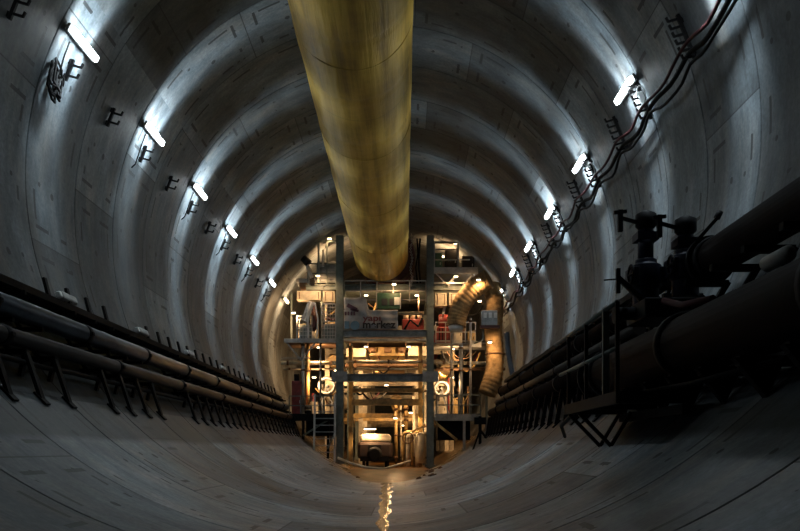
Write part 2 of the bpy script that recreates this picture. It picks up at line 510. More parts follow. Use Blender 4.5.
# ------------------------------------------------------------------ pipes, tray and brackets along the left wall
def long_pipe(name, x, z, r, y0, y1, mat, label, cat='pipe', cuff=4.0, cr=1.15, seg=14, ph=0.0):
    th = thing(name, label, cat, (x, y0, z - r))
    MB().tube([(x, y0, z), (x, y1, z)], r, 28).build('pipe_run', mat, th)
    y = y0 + 2.1 + ph
    while y < y1:
        m = MB(); m.tube([(x, y - 0.07, z), (x, y - 0.06, z), (x, y + 0.06, z), (x, y + 0.07, z)], [r * 1.03, r * cr, r * cr, r * 1.03], 24)
        m.box((x + r * cr, y, z), (0.05, 0.08, 0.06))
        m.build('coupling', 'black_steel', th); y += cuff
    return th
long_pipe('water_pipe', -4.97, 3.09, 0.165, -4, 35.6, 'blue_steel', 'bluish grey steel pipe along the left wall, upper of the two pipes there', cuff=3.0, cr=1.09)
long_pipe('service_pipe', -4.76, 2.62, 0.12, -4, 35.6, 'brown_pipe', 'thinner brownish pipe along the left wall, lower of the two pipes there', cuff=4.0)
th = thing('cable_tray', 'black cable tray running on top of the left wall brackets', 'cable tray', (-5.40, -4, 3.50))
m = MB(); m.bb(-5.52, -5.14, -4, 35.6, 3.49, 3.51); m.bb(-5.16, -5.14, -4, 35.6, 3.51, 3.60); m.bb(-5.54, -5.52, -4, 35.6, 3.51, 3.60)
m.build('tray_channel', 'black_steel', th)
def wobble(x, z, y0, y1, amp, dy=0.6, sd=1):
    r = random.Random(sd); out = []; y = y0
    while y <= y1: out.append((x + r.uniform(-amp, amp), y, z + r.uniform(-amp * .5, amp * .5))); y += dy
    return out
for i, (x, z, r, mt, nm) in enumerate(((-5.23, 3.575, 0.045, 'rubber', 'black rubber cable lying at the open edge of the left cable tray'),
                                   (-5.34, 3.57, 0.04, 'brown', 'brown cable lying in the middle of the left cable tray'),
                                   (-5.44, 3.58, 0.05, 'rubber', 'thick black cable lying at the wall side of the left cable tray'))):
    o = MB().tube(wobble(x, z, -4, 35.6, 0.012, 0.6, i + 3), r, 8).build('cable', mt)
    tag(o, nm, 'cable', 'cables in the left tray')
o = MB().tube(wobble(-4.64, 2.28, -4, 35.6, 0.02, 1.0, 31), 0.04, 8).build('cable', 'rubber')
tag(o, 'thin black cable hanging below the two pipes on the left wall', 'cable')

def zl(x): return CZ - math.sqrt(R * R - x * x)     # height of the lining below x
def left_bracket(Y):
    th = thing('pipe_bracket', '', 'bracket', (-5.3, Y, 3.4))
    m = MB()
    m.bar((-5.57, Y, 3.44), (-5.06, Y, 3.44), 0.06, 0.06)
    m.bar((-5.27, Y, 2.88), (-4.80, Y, 2.88), 0.06, 0.06)
    m.bar((-4.99, Y, 2.44), (-4.60, Y, 2.44), 0.06, 0.06)
    split(m, 'arm', 'black_steel', th)
    m = MB(); m.bar((-4.84, Y + 0.06, 2.36), (-5.50, Y + 0.06, 3.45), 0.07, 0.05)
    m.build('upright', 'black_steel', th)
    m = MB(); m.bar((-4.62, Y, 2.42), (-4.40, Y, zl(-4.40) + 0.02), 0.10, 0.05); m.bar((-4.60, Y, 2.42), (-5.02, Y, 2.42), 0.07, 0.05)
    m.bar((-4.62, Y, 2.44), (-4.70, Y, zl(-4.70) + 0.01), 0.09, 0.05)
    m.box((-4.40, Y, zl(-4.40) + 0.03), (0.24, 0.14, 0.03), Matrix.Rotation(math.radians(45), 3, 'Y')); split(m, 'foot_strut', 'black_steel', th)
    m = MB(); m.bar((-5.50, Y + 0.10, 3.46), (-5.66, Y + 0.10, 4.08), 0.10, 0.05); m.build('anchor_post', 'black_steel', th)
    return th
YB = [9.6 + 0.86 * k for k in range(-4, 32) if k not in (3, 8, 9)]
lb = None
for i, Y in enumerate(YB):
    vis = [q for q in YB if q > 9.4]
    lab = 'black steel bracket holding the pipes on the left wall, ' + (ORD[vis.index(Y)] + ' from the near end' if Y in vis and vis.index(Y) < len(ORD) else 'beside the viewpoint' if Y <= 9.4 else 'close to the gantry')
    g = 'pipe brackets on the left wall'
    if lb is None: lb = left_bracket(Y); lb['label'] = lab; lb['group'] = g
    else: dup(lb, (0, Y - lb.location.y, 0), lab, g)
# pale boxes above the tray, one below each lamp
def pale_box(Y):
    p = wallpt(-69.5, Y, 0.0); n = (Vector((0, Y, CZ)) - p).normalized(); t = n.cross(Vector((0, 1, 0)))
    th = thing('junction_box', '', 'box', p, 'pale boxes above the left cable tray')
    rot = Matrix((t, Vector((0, 1, 0)), n)).transposed()
    MB().box(p + n * 0.10, (0.16, 0.62, 0.13), rot).build('box_body', 'pale', th, bevel=0.04)
    m = MB(); m.box(p + n * 0.10 + Vector((0, -0.34, 0)), (0.12, 0.10, 0.10), rot); m.build('end_cap', 'white', th, bevel=0.02)
    m = MB(); m.bar(p + n * 0.06 + Vector((0.02, 0.1, -0.08)), p + n * 0.06 + Vector((0.09, 0.1, -0.34)), 0.10, 0.08); m.build('stem', 'black_steel', th)
    return th
pb = None
for i, Y in enumerate([14, 18, 22, 26, 30]):
    lab = 'pale grey elongated box above the left cable tray, %s from the near end' % ORD[i]
    if pb is None: pb = pale_box(Y); pb['label'] = lab
    else: dup(pb, (0, Y - pb.location.y, 0), lab)
# hooks below the left lamps
def wall_hook(side, a, Y, n_pegs, L, nm='cable_hook'):
    p = wallpt(a * side, Y, 0.0); n = (Vector((0, Y, CZ)) - p).normalized(); t = n.cross(Vector((0, 1, 0)))
    if t.z < 0: t = -t
    th = thing(nm, '', 'hook', p)
    m = MB(); m.bar(p + n * 0.05 + t * L / 2, p + n * 0.05 - t * L / 2, 0.05, 0.06, n); m.build('rail', 'black_steel', th)
    m = MB()
    for k in range(n_pegs):
        q = p + n * 0.05 + t * (L / 2 - (k + 0.5) * L / n_pegs)
        m.bar(q, q + n * 0.20 + t * 0.02, 0.035, 0.035); m.bar(q + n * 0.19 + t * 0.01, q + n * 0.20 + t * 0.10, 0.035, 0.035)
    m.build('peg', 'black_steel', th)
    for s in (-1, 1):
        q = p + t * s * L * 0.35; MB().bar(q - n * 0.02, q + n * 0.03, 0.09, 0.09).build('wall_plate', 'black_steel', th)
    return th
wh = None
for i in range(12):
    Y = 12.1 + 2.0 * i
    lab = 'black pegged cable hook rail below the left lamps, %s from the near end' % ORD[i]
    if wh is None: wh = wall_hook(-1, 111.5, Y, 2, 0.42); wh['label'] = lab; wh['group'] = 'hook rails under the left lamps'
    else: dup(wh, (0, Y - wh.location.y, 0), lab)
# a tangle of black cable under the nearest left lamp
m = MB()
for k in range(7):
    c0 = wallpt(-107.5 + random.uniform(-1.5, 1.5), 13.6 + random.uniform(-.15, .2), 0.14)
    pts = []
    for j in range(13):
        a = j * math.tau / 12
        pts.append(c0 + Vector((0.03 * math.sin(3 * a), 0.14 * math.cos(a) * random.uniform(.7, 1.2), (0.26 + 0.05 * k % .1) * math.sin(a) * random.uniform(.8, 1.1))))
    m.tube(pts, 0.022, 6)
tag(m.build('cable_coil', 'rubber'), 'tangled black cable coil hanging below the nearest left lamp', 'cable coil')
for i, Y in enumerate([14, 18, 22, 26, 30, 34]):
    a0 = wallpt(-113.8, Y - 0.3, 0.02)
    pts = [wallpt(-114.8, Y - 0.35, 0.13), wallpt(-112, Y - 0.38, 0.16), wallpt(-110, Y - 0.33, 0.15), wallpt(-108, Y - 0.22, 0.10), wallpt(-107, Y - 0.2, 0.03)]
    o = MB().tube(pts, 0.016, 6).build('power_lead', 'rubber')
    tag(o, 'thin black lead dangling from the %s lamp on the left wall' % ORD[i], 'cable', 'leads of the left lamps')

# ------------------------------------------------------------------ right wall: cables, hangers
def right_cable(name, a, amp, r, mat, label, sd, off=0.22):
    rr = random.Random(sd); pts = []; y = -3.0; k = 0
    while y < 38:
        pts.append(wallpt(a - (0.9 if k % 4 in (1, 2, 3) else 0) - (0.5 if k % 4 == 2 else 0) + rr.uniform(-amp, amp), y, off + rr.uniform(-0.04, 0.04))); y += 0.5; k += 1
    # smooth
    q = []
    for i in range(len(pts) - 1):
        q.append(pts[i]); q.append((pts[i] + pts[i + 1]) / 2)
    q = [q[0]] + [(q[i - 1] + q[i] * 2 + q[i + 1]) / 4 for i in range(1, len(q) - 1)] + [q[-1]]
    tag(MB().tube(q, r, 8).build(name, mat), label, 'cable', 'cables along the right wall')
right_cable('cable', 110.6, 0.6, 0.032, 'redcable', 'dark red cable swagged along the right wall below the lamps, topmost of the bundle', 1, .24)
right_cable('cable', 109.3, 0.6, 0.045, 'rubber', 'thick black cable swagged along the right wall, just under the dark red cable', 2, .16)
right_cable('cable', 107.9, 0.7, 0.03, 'rubber', 'thin black cable drooping lowest of the bundle on the right wall', 5, .20)
rh = None
for i in range(10):
    Y = 13.1 + 2.0 * i + (0.35 if i % 2 else 0)
    lab = 'black pegged cable hanger on the right wall, %s from the near end' % ORD[i]
    if rh is None: rh = wall_hook(1, 112.2, Y, 6, 0.85, 'cable_hanger'); rh['label'] = lab; rh['group'] = 'cable hangers under the right lamps'
    else: dup(rh, (0, Y - rh.location.y, 0), lab)
def rbox(Y):
    p = wallpt(112.6, Y, 0.0); n = (Vector((0, Y, CZ)) - p).normalized(); t = n.cross(Vector((0, 1, 0)))
    if t.z < 0: t = -t
    rot = Matrix((t, Vector((0, 1, 0)), n)).transposed()
    th = thing('socket_box', '', 'box', p, 'white boxes beside the right lamps')
    MB().box(p + n * 0.07, (0.30, 0.26, 0.13), rot).build('box_body', 'white', th, bevel=0.02)
    m = MB(); pts = []
    for j in range(14):
        a = j * math.tau * 0.8 / 13
        pts.append(p + n * 0.14 + t * (0.02 + 0.17 * math.sin(a)) + Vector((0, -0.28 + 0.2 * math.cos(a), 0)))
    m.tube(pts, 0.012, 6).build('loop_lead', 'white', th)
    return th
rb = None
for i, Y in enumerate([15.8 + 4.05 * k for k in range(-1, 6)]):
    Yb = Y - 0.25
    lab = 'white socket box with looped lead below the right lamps, ' + ('beyond the frame edge' if i == 0 else ORD[i - 1] + ' from the near end')
    if i == 0: lab = 'white socket box at the upper right, nearest of those below the right lamps'
    if rb is None: rb = rbox(Yb); rb['label'] = lab
    else: dup(rb, (0, Yb - rb.location.y, 0), lab)

# ------------------------------------------------------------------ right wall: big dark pipes
PA = (5.20, 3.86, 0.27); PB = (4.20, 2.36, 0.37)
th = long_pipe('slurry_pipe', PA[0], PA[2 - 1], PA[2], -4, 11.0, 'black_pipe', 'fat black pipe high on the right wall, ending beside the valves', cuff=3.2, cr=1.14)
m = MB(); m.tube([(PA[0], 11.0, PA[1]), (PA[0], 11.1, PA[1])], 0.36, 28); m.build('end_flange', 'black_steel', th)
th = long_pipe('return_pipe', PB[0], PB[1], PB[2], -4, 13.2, 'black_pipe', 'fattest black pipe on the right wall, under the upper pipe', cuff=3.4, cr=1.14, ph=1.0)
m = MB(); m.tube([(PB[0], 13.2, PB[1]), (PB[0], 13.28, PB[1])], 0.46, 28); m.build('end_flange', 'black_steel', th)
long_pipe('slurry_pipe', 5.10, 3.70, 0.19, 13.4, 33.8, 'black_pipe', 'black pipe high on the right wall, beyond the valves', cuff=3.0, cr=1.2)
long_pipe('return_pipe', 4.62, 2.72, 0.19, 13.6, 33.6, 'black_pipe', 'dark pipe low on the right wall, beyond the valves', cuff=3.0, cr=1.2)
long_pipe('drain_pipe', 4.86, 3.22, 0.12, 13.3, 33.8, 'brown_pipe', 'thin brownish pipe between two black pipes on the right wall', cuff=5)
th = thing('cable_tray', 'black cable tray above the pipes on the right wall, beyond the valves', 'cable tray', (5.45, 12.8, 4.14))
m = MB(); m.bb(5.22, 5.68, 12.9, 33.8, 4.10, 4.12); m.bb(5.20, 5.22, 12.9, 33.8, 4.10, 4.22)
m.build('tray_channel', 'black_steel', th)
for i, (x, z, r, g) in enumerate(((5.30, 4.20, 0.06, 'outermost'), (5.43, 4.20, 0.07, 'middle'), (5.57, 4.22, 0.06, 'wallmost'))):
    tag(MB().tube(wobble(x, z + .03, 12.9, 33.8, 0.03, 0.7, 40 + i), r, 8).build('cable', 'rubber'), 'black cable in the right wall tray, the %s one' % g, 'cable', 'cables in the right tray')

def right_bracket(Y):
    th = thing('pipe_bracket', '', 'bracket', (4.9, Y, 3.2))
    m = MB(); m.bar((5.68, Y, 4.07), (5.20, Y, 4.07), 0.06, 0.05)
    m.bar((5.55, Y, 3.45), (4.90, Y, 3.45), 0.07, 0.06); m.bar((5.0, Y, 2.47), (4.40, Y, 2.47), 0.07, 0.07)
    m.bar((5.37, Y, 3.06), (4.72, Y, 3.06), 0.06, 0.06); split(m, 'arm', 'black_steel', th)
    m = MB(); m.bar((4.87, Y + 0.06, 2.40), (5.66, Y + 0.06, 4.05), 0.07, 0.05); m.build('upright', 'black_steel', th)
    m = MB(); m.bar((4.44, Y, 2.47), (4.30, Y, zl(4.30) + 0.02), 0.10, 0.05); m.bar((4.46, Y, 2.47), (4.56, Y, zl(4.56) + 0.0), 0.08, 0.05)
    m.box((4.30, Y, zl(4.30) + 0.03), (0.24, 0.14, 0.03), Matrix.Rotation(math.radians(-45), 3, 'Y')); split(m, 'foot_strut', 'black_steel', th)
    return th
base = None
for i in range(21):
    Y = 14.0 + 0.95 * i
    lab = 'black steel bracket for pipes low on the right wall, %s beyond the valves' % ORD[i]
    if base is None: base = right_bracket(Y); base['label'] = lab; base['group'] = 'pipe brackets on the far right wall'
    else: dup(base, (0, Y - base.location.y, 0), lab)
def saddle(Y):
    th = thing('pipe_saddle', '', 'bracket', (4.6, Y, 2.0))
    m = MB(); m.bar((5.50, Y, 3.54), (4.86, Y, 3.54), 0.10, 0.09); m.bar((4.58, Y, 1.93), (3.95, Y, 1.93), 0.10, 0.10)
    m.bar((4.55, Y, 1.97), (5.50, Y, 3.56), 0.10, 0.08)
    split(m, 'arm', 'black_steel', th)
    m = MB()
    m.v += [Vector(p) for p in ((3.90, Y - .05, 1.96), (4.40, Y - .05, 1.96), (4.22, Y - .05, zl(4.22)), (3.90, Y + .05, 1.96), (4.40, Y + .05, 1.96), (4.22, Y + .05, zl(4.22)))]
    m.f += [[0, 2, 1], [3, 4, 5], [0, 1, 4, 3], [1, 2, 5, 4], [2, 0, 3, 5]]; m.smooth += [False] * 5
    m.build('foot_gusset', 'black_steel', th)
    return th
base = None
for i in range(7):
    Y = 6.4 + 0.95 * i
    lab = 'black saddle with pointed foot under the fat right pipes, %s from the near end' % ORD[i]
    if base is None: base = saddle(Y); base['label'] = lab; base['group'] = 'pipe saddles on the near right wall'
    else: dup(base, (0, Y - base.location.y, 0), lab)
for i, Y in enumerate((8.3, 7.3, 6.4)):
    p = Vector((4.86, Y, 3.18))
    th = thing('splice_sleeve', 'pale sleeve lying between the two fat right pipes, %s' % ('nearest the valves', 'middle one', 'nearest the viewpoint')[i], 'sleeve', p, 'pale sleeves between the right pipes')
    MB().tube([p + Vector((-0.04, -0.3, 0)), p + Vector((-0.04, -0.24, 0)), p + Vector((-0.04, 0.24, 0)), p + Vector((-0.04, 0.3, 0))], [0.04, 0.09, 0.09, 0.04], 14).build('sleeve_body', 'pale', th)
    MB().bar(p + Vector((-0.02, 0, -0.03)), (5.20, Y, 3.0), 0.05, 0.05).build('support_strap', 'black_steel', th)

# valves
def valve(cx, Y, z0, h, label, mirror=1):
    th = thing('valve', label, 'valve', (cx, Y, z0), 'dark blue valves on the right wall')
    m = MB(); m.tube([(cx, Y, z0), (cx, Y, z0 + 0.25), (cx, Y, z0 + 0.28), (cx, Y, z0 + 0.62), (cx, Y, z0 + 0.66), (cx, Y, z0 + 0.72)], [0.20, 0.20, 0.24, 0.24, 0.17, 0.17], 18)
    m.box((cx, Y, z0 + 0.45), (0.56, 0.34, 0.26)); m.build('valve_body', 'navy', th, bevel=0.01)
    m = MB(); m.cyl((cx, Y, z0 + 0.72), (cx, Y, z0 + h - 0.30), 0.12, 14); m.box((cx, Y, z0 + h - 0.42), (0.34, 0.30, 0.12)); m.build('actuator', 'navy', th)
    m = MB(); m.tube([(cx, Y, z0 + h - 0.30), (cx, Y, z0 + h - 0.24), (cx, Y, z0 + h - 0.06), (cx, Y, z0 + h)], [0.10, 0.165, 0.165, 0.06], 14); m.build('cap', 'black_steel', th)
    m = MB(); e = Vector((cx - 0.42 * mirror, Y - 0.05, z0 + h - 0.12))
    m.bar((cx, Y, z0 + h - 0.22), e, 0.05, 0.05); m.bar(e + Vector((0, 0, -0.22)), e + Vector((0, 0, 0.12)), 0.07, 0.07)
    m.bar(e + Vector((-0.10, 0, 0.08)), e + Vector((0.10, 0, 0.10)), 0.05, 0.05); m.build('lever', 'black_steel', th)
    m = MB(); m.ringtube((cx - 0.30 * mirror, Y - 0.2, z0 + 0.45), 0.14, 0.018, 'x', 18, 6); m.bar((cx - 0.30 * mirror, Y - 0.34, z0 + 0.45), (cx - 0.30 * mirror, Y - 0.06, z0 + 0.45), 0.025)
    m.build('handwheel', 'black_steel', th)
    return th
valve(4.52, 11.9, 3.36, 1.50, 'taller dark blue valve with side lever, left of the pair on the right wall')
valve(5.02, 11.55, 3.42, 1.25, 'shorter dark blue valve beside the end of the fat upper pipe', 1)
th = thing('valve_manifold', 'black pipe block carrying the two blue valves on the right wall', 'manifold', (4.8, 11.9, 2.7))
m = MB(); m.bb(4.30, 5.38, 11.55 - .30, 12.2, 3.06, 3.36 - .004); m.build('manifold_block', 'black_steel', th, bevel=0.02)
m = MB(); m.tube([(4.34, 11.75, 3.2), (4.02, 11.75, 3.2), (3.98, 11.75, 3.2)], [0.10, 0.10, 0.16], 14); split(m, 'side_port', 'black_steel', th)
m = MB(); m.bb(4.9, 5.0, 11.4, 12.1, 2.78, 3.06); m.bb(5.2, 5.3, 11.4, 12.1, 2.9, 3.06); m.bar((5.0, 11.75, 2.9), (5.42, 11.75, 2.95), .1); split(m, 'leg', 'black_steel', th)
th = thing('drain_cock', 'black T handled tap poking out left of the blue valves', 'tap', (4.0, 11.6, 3.5))
m = MB(); m.bar((4.30, 11.55, 3.42), (3.98, 11.55, 3.72), 0.07, 0.07); m.bar((4.30, 11.55, 3.42), (4.36, 11.55, 3.30), 0.07); m.build('spout', 'black_steel', th)
m = MB(); m.bar((3.98, 11.55, 3.48), (3.98, 11.55, 3.86), 0.06, 0.06); m.bar((3.76, 11.55, 3.68), (4.0, 11.55, 3.70), 0.02, 0.02); m.build('handle', 'black_steel', th)
th = thing('control_lever', 'black lever slanting up on the wall right of the blue valves', 'lever', (5.3, 11.6, 4.2))
m = MB(); m.bar((5.10, 11.3, 4.22), (5.42, 11.3, 4.58), 0.05, 0.05); m.cyl((5.40, 11.3, 4.56), (5.45, 11.3, 4.66), 0.05, 8); m.build('lever_arm', 'black_steel', th)
MB().bar((5.10, 11.3, 4.24), (5.22, 11.3, 3.80), 0.09, 0.09).build('pivot_post', 'black_steel', th)
# red hose between pipes
tag(MB().tube([(4.6, 9.5, 2.98), (4.5, 10.3, 3.05), (4.5, 11.0, 3.25), (4.62, 11.2, 3.20)], 0.05, 8).build('hose', 'redcable'), 'dark red hose curling below the blue valves', 'hose')

# side platform with railing
th = thing('side_platform', 'black steel platform standing out from the right wall with railing and braces', 'platform', (3.6, 10.0, 1.7))
PX = 3.14
m = MB(); m.bb(PX, 4.06, 8.7, 11.5, 1.70, 1.745)
m.build('deck', 'black_steel', th)
m = MB()
m.bb(PX, PX + .06, 8.7, 11.5, 1.60, 1.70); m.bb(PX, 4.06, 8.7, 8.76, 1.60, 1.70); m.bb(PX, 4.06, 11.44, 11.5, 1.60, 1.70); m.bb(PX, 4.06, 10.0, 10.06, 1.60, 1.70); m.build('edge_beam', 'black_steel', th)
for yy in (10.8, 11.4):
    m = MB(); m.bar((PX + 0.05, yy, 1.60), (3.66, yy, zl(3.66) + 0.02), 0.05, 0.05); m.bar((3.66, yy, zl(3.66) + 0.02), (3.95, yy, 1.60), 0.05, 0.05); split(m, 'brace', 'black_steel', th)
m = MB(); m.bb(3.95, 4.05, 8.8, 11.4, 1.48, 1.60); m.build('under_beam', 'black_steel', th)
for yy in (8.8, 9.3, 10.3, 11.4):
    m = MB(); m.bar((PX + 0.04, yy, 1.74), (PX + 0.04, yy, 2.80), 0.045 if yy != 9.3 else 0.08, 0.045); m.build('rail_post', 'dark_steel' if yy == 9.3 else 'black_steel', th)
for z in (2.26, 2.80):
    m = MB(); m.cyl((PX + 0.04, 8.8, z), (PX + 0.04, 12.4 if z > 2.5 else 12.0, z), 0.028, 8); m.build('handrail', 'dark_steel', th)
tag(MB().tube([(4.20, 6.9, 1.90), (3.9, 8.5, 1.80), (3.6, 10.5, 1.78), (3.45, 12.0, 1.72), (3.62, 14, 1.5), (3.9, 15, zl(3.9) + .04)], 0.035, 8).build('hose', 'rubber'), 'thin black hose lying along the right side platform', 'hose')


# ------------------------------------------------------------------ the work gantry
FY = 36.0
def W(px): return px * FY / K
def fbar(m, x0, y0, x1, y1, Y, w, h=None): return m.bar(G(x0, y0, Y), G(x1, y1, Y), w, h)
def ibeam(m, x0, x1, y, z, h, w):          # I section running across
    m.bb(x0, x1, y - w / 2, y + w / 2, z + h / 2 - 0.03, z + h / 2); m.bb(x0, x1, y - w / 2, y + w / 2, z - h / 2, z - h / 2 + 0.03)
    m.bb(x0, x1, y - 0.02, y + 0.02, z - h / 2, z + h / 2)
    n = max(2, int((x1 - x0) / 0.8))
    for i in range(1, n): m.bb(x0 + (x1 - x0) * i / n - .012, x0 + (x1 - x0) * i / n + .012, y - w / 2, y + w / 2, z - h / 2, z + h / 2)
    return m
XL, XR = -2.42, 1.93
th = thing('work_gantry', 'tall dark steel portal gantry straddling the tunnel under the yellow duct', 'gantry', (0, FY, 0.3))
gantry = th
TOPZ = 11.35
for (Y, sx) in ((FY, XL), (FY, XR), (43, XL), (43, XR), (50, XL), (50, XR)):
    z1 = TOPZ if Y == FY else 9.0
    m = MB(); w = 0.34
    m.bb(sx - w / 2, sx + w / 2, Y - .18, Y - .15, zl(sx), z1); m.bb(sx - w / 2, sx + w / 2, Y + .15, Y + .18, zl(sx), z1); m.bb(sx - .03, sx + .03, Y - .16, Y + .16, zl(sx), z1)
    for k in range(6): zz = 1.5 + k * 1.6; m.bb(sx - w / 2, sx + w / 2, Y - .18, Y + .18, zz, zz + .04)
    m.box((sx, Y, zl(sx) + .12), (0.5, 0.5, 0.1))
    m.build('post', 'dark_steel', th)
ZD = 9.05; ZM = 6.75; ZK = 4.57
ibeam(MB(), -4.1, 4.3, FY + 0.40, 8.95, 0.24, 0.3).build('upper_beam', 'dark_steel', th)
ibeam(MB(), XL + .17, XR - .17, FY, 6.66, 0.34, 0.3).build('banner_beam', 'grey_steel', th)
MB().bb(XL + .2, XR - .2, FY - .2, FY + .4, 6.28, 6.40).build('cream_beam', 'cream', th, label='cream painted beam lit by lamps')
ibeam(MB(), XL - .35, XR + .4, FY - 0.02 + .42, 4.57, 0.36, 0.36).build('middle_beam', 'grey_steel', th)
for sx in (XL, XR):
    for sgn in (-1, 1):
        m = MB(); m.bb(sx - .38, sx + .38, FY - .24, FY - .19, 4.32, 4.82)
    m.build('bolted_plate', 'grey_steel', th)
for z, yy, h in ((4.00, FY + 0.9, 0.18), (3.42, FY + 1.1, 0.30)):
    MB().bb(XL + .55, XR - .3, yy - .12, yy + .12, z - h / 2, z + h / 2).build('lower_beam', 'amber', th, label='ochre painted beam')
for sx in (XL, XR):
    for z in (6.6, 8.95):
        MB().bb(sx - .12, sx + .12, FY + .2, 50, z - .15, z + .15).build('side_beam', 'dark_steel', th)
    MB().bb(sx + (.45 if sx < 0 else -.45) - .1, sx + (.45 if sx < 0 else -.45) + .1, FY + .95, FY + 1.15, .25, 6.2).build('inner_post', 'amber', th, label='ochre inner column')
# top deck with railing
m = MB(); m.bb(-4.0, XR - .3 + 2.4, FY + .3, FY + 5, 9.02 + .05, 9.10 + .01)
m.build('top_deck', 'dark_steel', th)
def railing(x0, x1, Y, z, h=1.05, n=4, y1=None, r=0.028):
    m = MB(); y1 = Y if y1 is None else y1
    for i in range(n + 1):
        t = i / n; p = Vector((x0 + (x1 - x0) * t, Y + (y1 - Y) * t, z)); m.bar(p, p + Vector((0, 0, h)), 0.05)
    for hh in (h, h * .52, 0.08): m.bar((x0, Y, z + hh), (x1, y1, z + hh), r * 1.8)
    return m
railing(XL + .2, XR - .2, FY + .15, 9.12 - .9 + .02, 1.05 - .05, 5).build('front_railing', 'galv', th)
railing(-4.0, XL - .2, FY + .25, 9.1, 1.0, 3).build('front_railing', 'dark_steel', th)
# handrail pipes at mid height, crossing
for (y, mt, r, x0, x1, Y) in ((361.5, 'cream', .075, 345, 432, 37), (363, 'cream', .10, 281, 338, 37), (369, 'cream', .06, 345, 432, 37.1), (369, 'cream', .05, 283, 338, 37.1),
                              (363, 'cream', .08, 436, 500, 37), (369, 'brown', .08, 436, 505, 37.2), (365.6, 'brown', .09, 345, 432, 37.6)):
    a = G(x0, y, Y); b = G(x1, y, Y)
    lab = {'cream': 'cream', 'brown': 'rust brown'}[mt] + (' pipe crossing the gantry opening, ' if x0 == 345 else ' pipe left of the gantry posts, ' if x0 < 300 else ' pipe right of the gantry posts, ')
    lab += {361.5: 'upper one', 369: 'lower one', 363: 'upper one', 365.6: 'middle one'}[y]
    t = thing('cross_pipe', lab, 'pipe', a, 'horizontal pipes at mid height of the gantry')
    MB().cyl(a, b, r, 12).build('pipe_run', mt, t)
    m = MB()
    for f in (.12, .5, .88):
        p = a.lerp(b, f); m.box(p, (0.10, r * 2.4, r * 2.4))
    split(m, 'clamp', 'brown', t)

# ---- upper right platform
th = thing('upper_platform', 'railed steel platform high on the right of the duct', 'platform', (3.3, FY + .5, 9.9))
p0 = G(433, 270, FY); p1 = G(478, 270, FY)
m = MB(); m.bb(p0.x, p1.x, FY + .05, FY + 2.6, 9.62, 9.70); m.build('deck', 'galv', th)
m = MB(); m.bb(p0.x, p1.x, FY, FY + .05, 9.55, 9.86); m.build('fascia', 'galv', th)
for x in (434, 458):
    p = G(x, 270, FY + .1); m = MB(); m.bar((p.x, FY + .1, 9.7), (p.x, FY + .1, 11.15 if x == 434 else 11.05), 0.10); m.build('post', 'galv', th)
for z, xe in ((10.25, 470), (10.75, 458)):
    m = MB(); m.bar((p0.x, FY + .1, z), (G(xe, 0, FY).x, FY + .1, z), 0.05); m.build('rail', 'galv', th)
m = MB(); m.bar((p0.x, FY + .1, 11.08), (G(458, 0, FY).x, FY + .1, 11.08), 0.08); m.build('top_rail', 'dark_steel', th)
m = MB(); m.bar((p0.x + .1, FY + .1, 9.6), (G(452, 0, FY).x, FY + .6, 8.95), 0.08); m.bar((G(458, 0, FY).x, FY + .1, 9.6), (G(448, 0, FY).x, FY + .1, 9.0), 0.1); m.bar((G(474, 0, FY).x, FY + .1, 9.6), (G(462, 0, FY).x, FY + .1, 8.95), .06); split(m, 'brace', 'grey_steel', th)
m = MB(); m.bb(G(433, 0, FY).x, G(470, 0, FY).x, FY - .05, FY + .1, 9.06, 9.14); m.build('lower_fascia', 'galv', th)
for (x0, x1, y0, y1, mt, lab) in ((435, 442, 254, 268, 'screen_green', 'small green cabinet on the upper right platform'), (445, 457, 250, 269, 'black_steel', 'black cabinet on the upper right platform'), (462, 474, 257, 268, 'black_steel', 'low black locker at the end of the upper right platform')):
    a = G(x0, y1, FY + 1.0); b = G(x1, y0, FY + 1.0)
    t = thing('equipment_cabinet', lab, 'cabinet', ((a.x + b.x) / 2, FY + 1, 9.70))
    MB().bb(a.x, b.x, FY + .8, FY + 1.4, 9.70, b.z).build('cabinet_body', mt, t, bevel=0.015)
    m = MB(); m.bb(a.x + .04, b.x - .04, FY + .775, FY + .80, 9.76, b.z - .06); dr = m.build('cabinet_door', mt, t)
    MB().box((b.x - .10, FY + .76, (9.7 + b.z) / 2), (.03, .03, .12)).build('handle', 'galv', dr)
# ---- upper left platform
th = thing('upper_platform', 'dark louvred cabinet platform high on the left of the duct', 'platform', (-3.0, FY + .5, 9.1))
for x in (318.5, 327):
    p = G(x, 0, FY); m = MB(); m.bar((p.x, FY + .02, 9.12), (p.x, FY + .02, 11.15), 0.10 if x < 320 else .05); m.build('post', 'dark_steel', th)
m = MB(); m.bar((G(314, 0, FY).x, FY + .02, 11.12), (XL - .2, FY + .02, 11.12), 0.08); m.build('top_rail', 'dark_steel', th)
m = MB()
for k in range(7): m.bb(G(319, 0, FY).x, XL - .2, FY + .30, FY + .36, 9.25 + k * .14, 9.33 + k * .14)
m.bb(G(319, 0, FY).x, XL - .2, FY + .36, FY + .40, 9.2, 10.2)
m.build('louvre_panel', 'grey_steel', th)
m = MB(); m.bb(G(322, 0, FY).x, G(324, 0, FY).x, FY - .0, FY + .1, 9.9, 10.7); m.build('pale_post', 'galv', th)
t = thing('floodlight', 'black floodlight on a slanting grey arm at the upper left of the gantry', 'floodlight', G(307, 275, FY))
m = MB(); m.bar(G(306, 263, FY), G(312, 278, FY), 0.16, 0.16); split(m, 'arm', 'galv', t)
m = MB(); m.tube([G(303, 258, FY), G(309, 264, FY)], [0.17, 0.20], 14); m.build('lamp_head', 'black_steel', t)
m = MB(); m.bar(G(312, 278, FY), G(312, 283, FY) + Vector((0, .3, 0)), 0.2, 0.2); m.build('mount', 'black_steel', t)
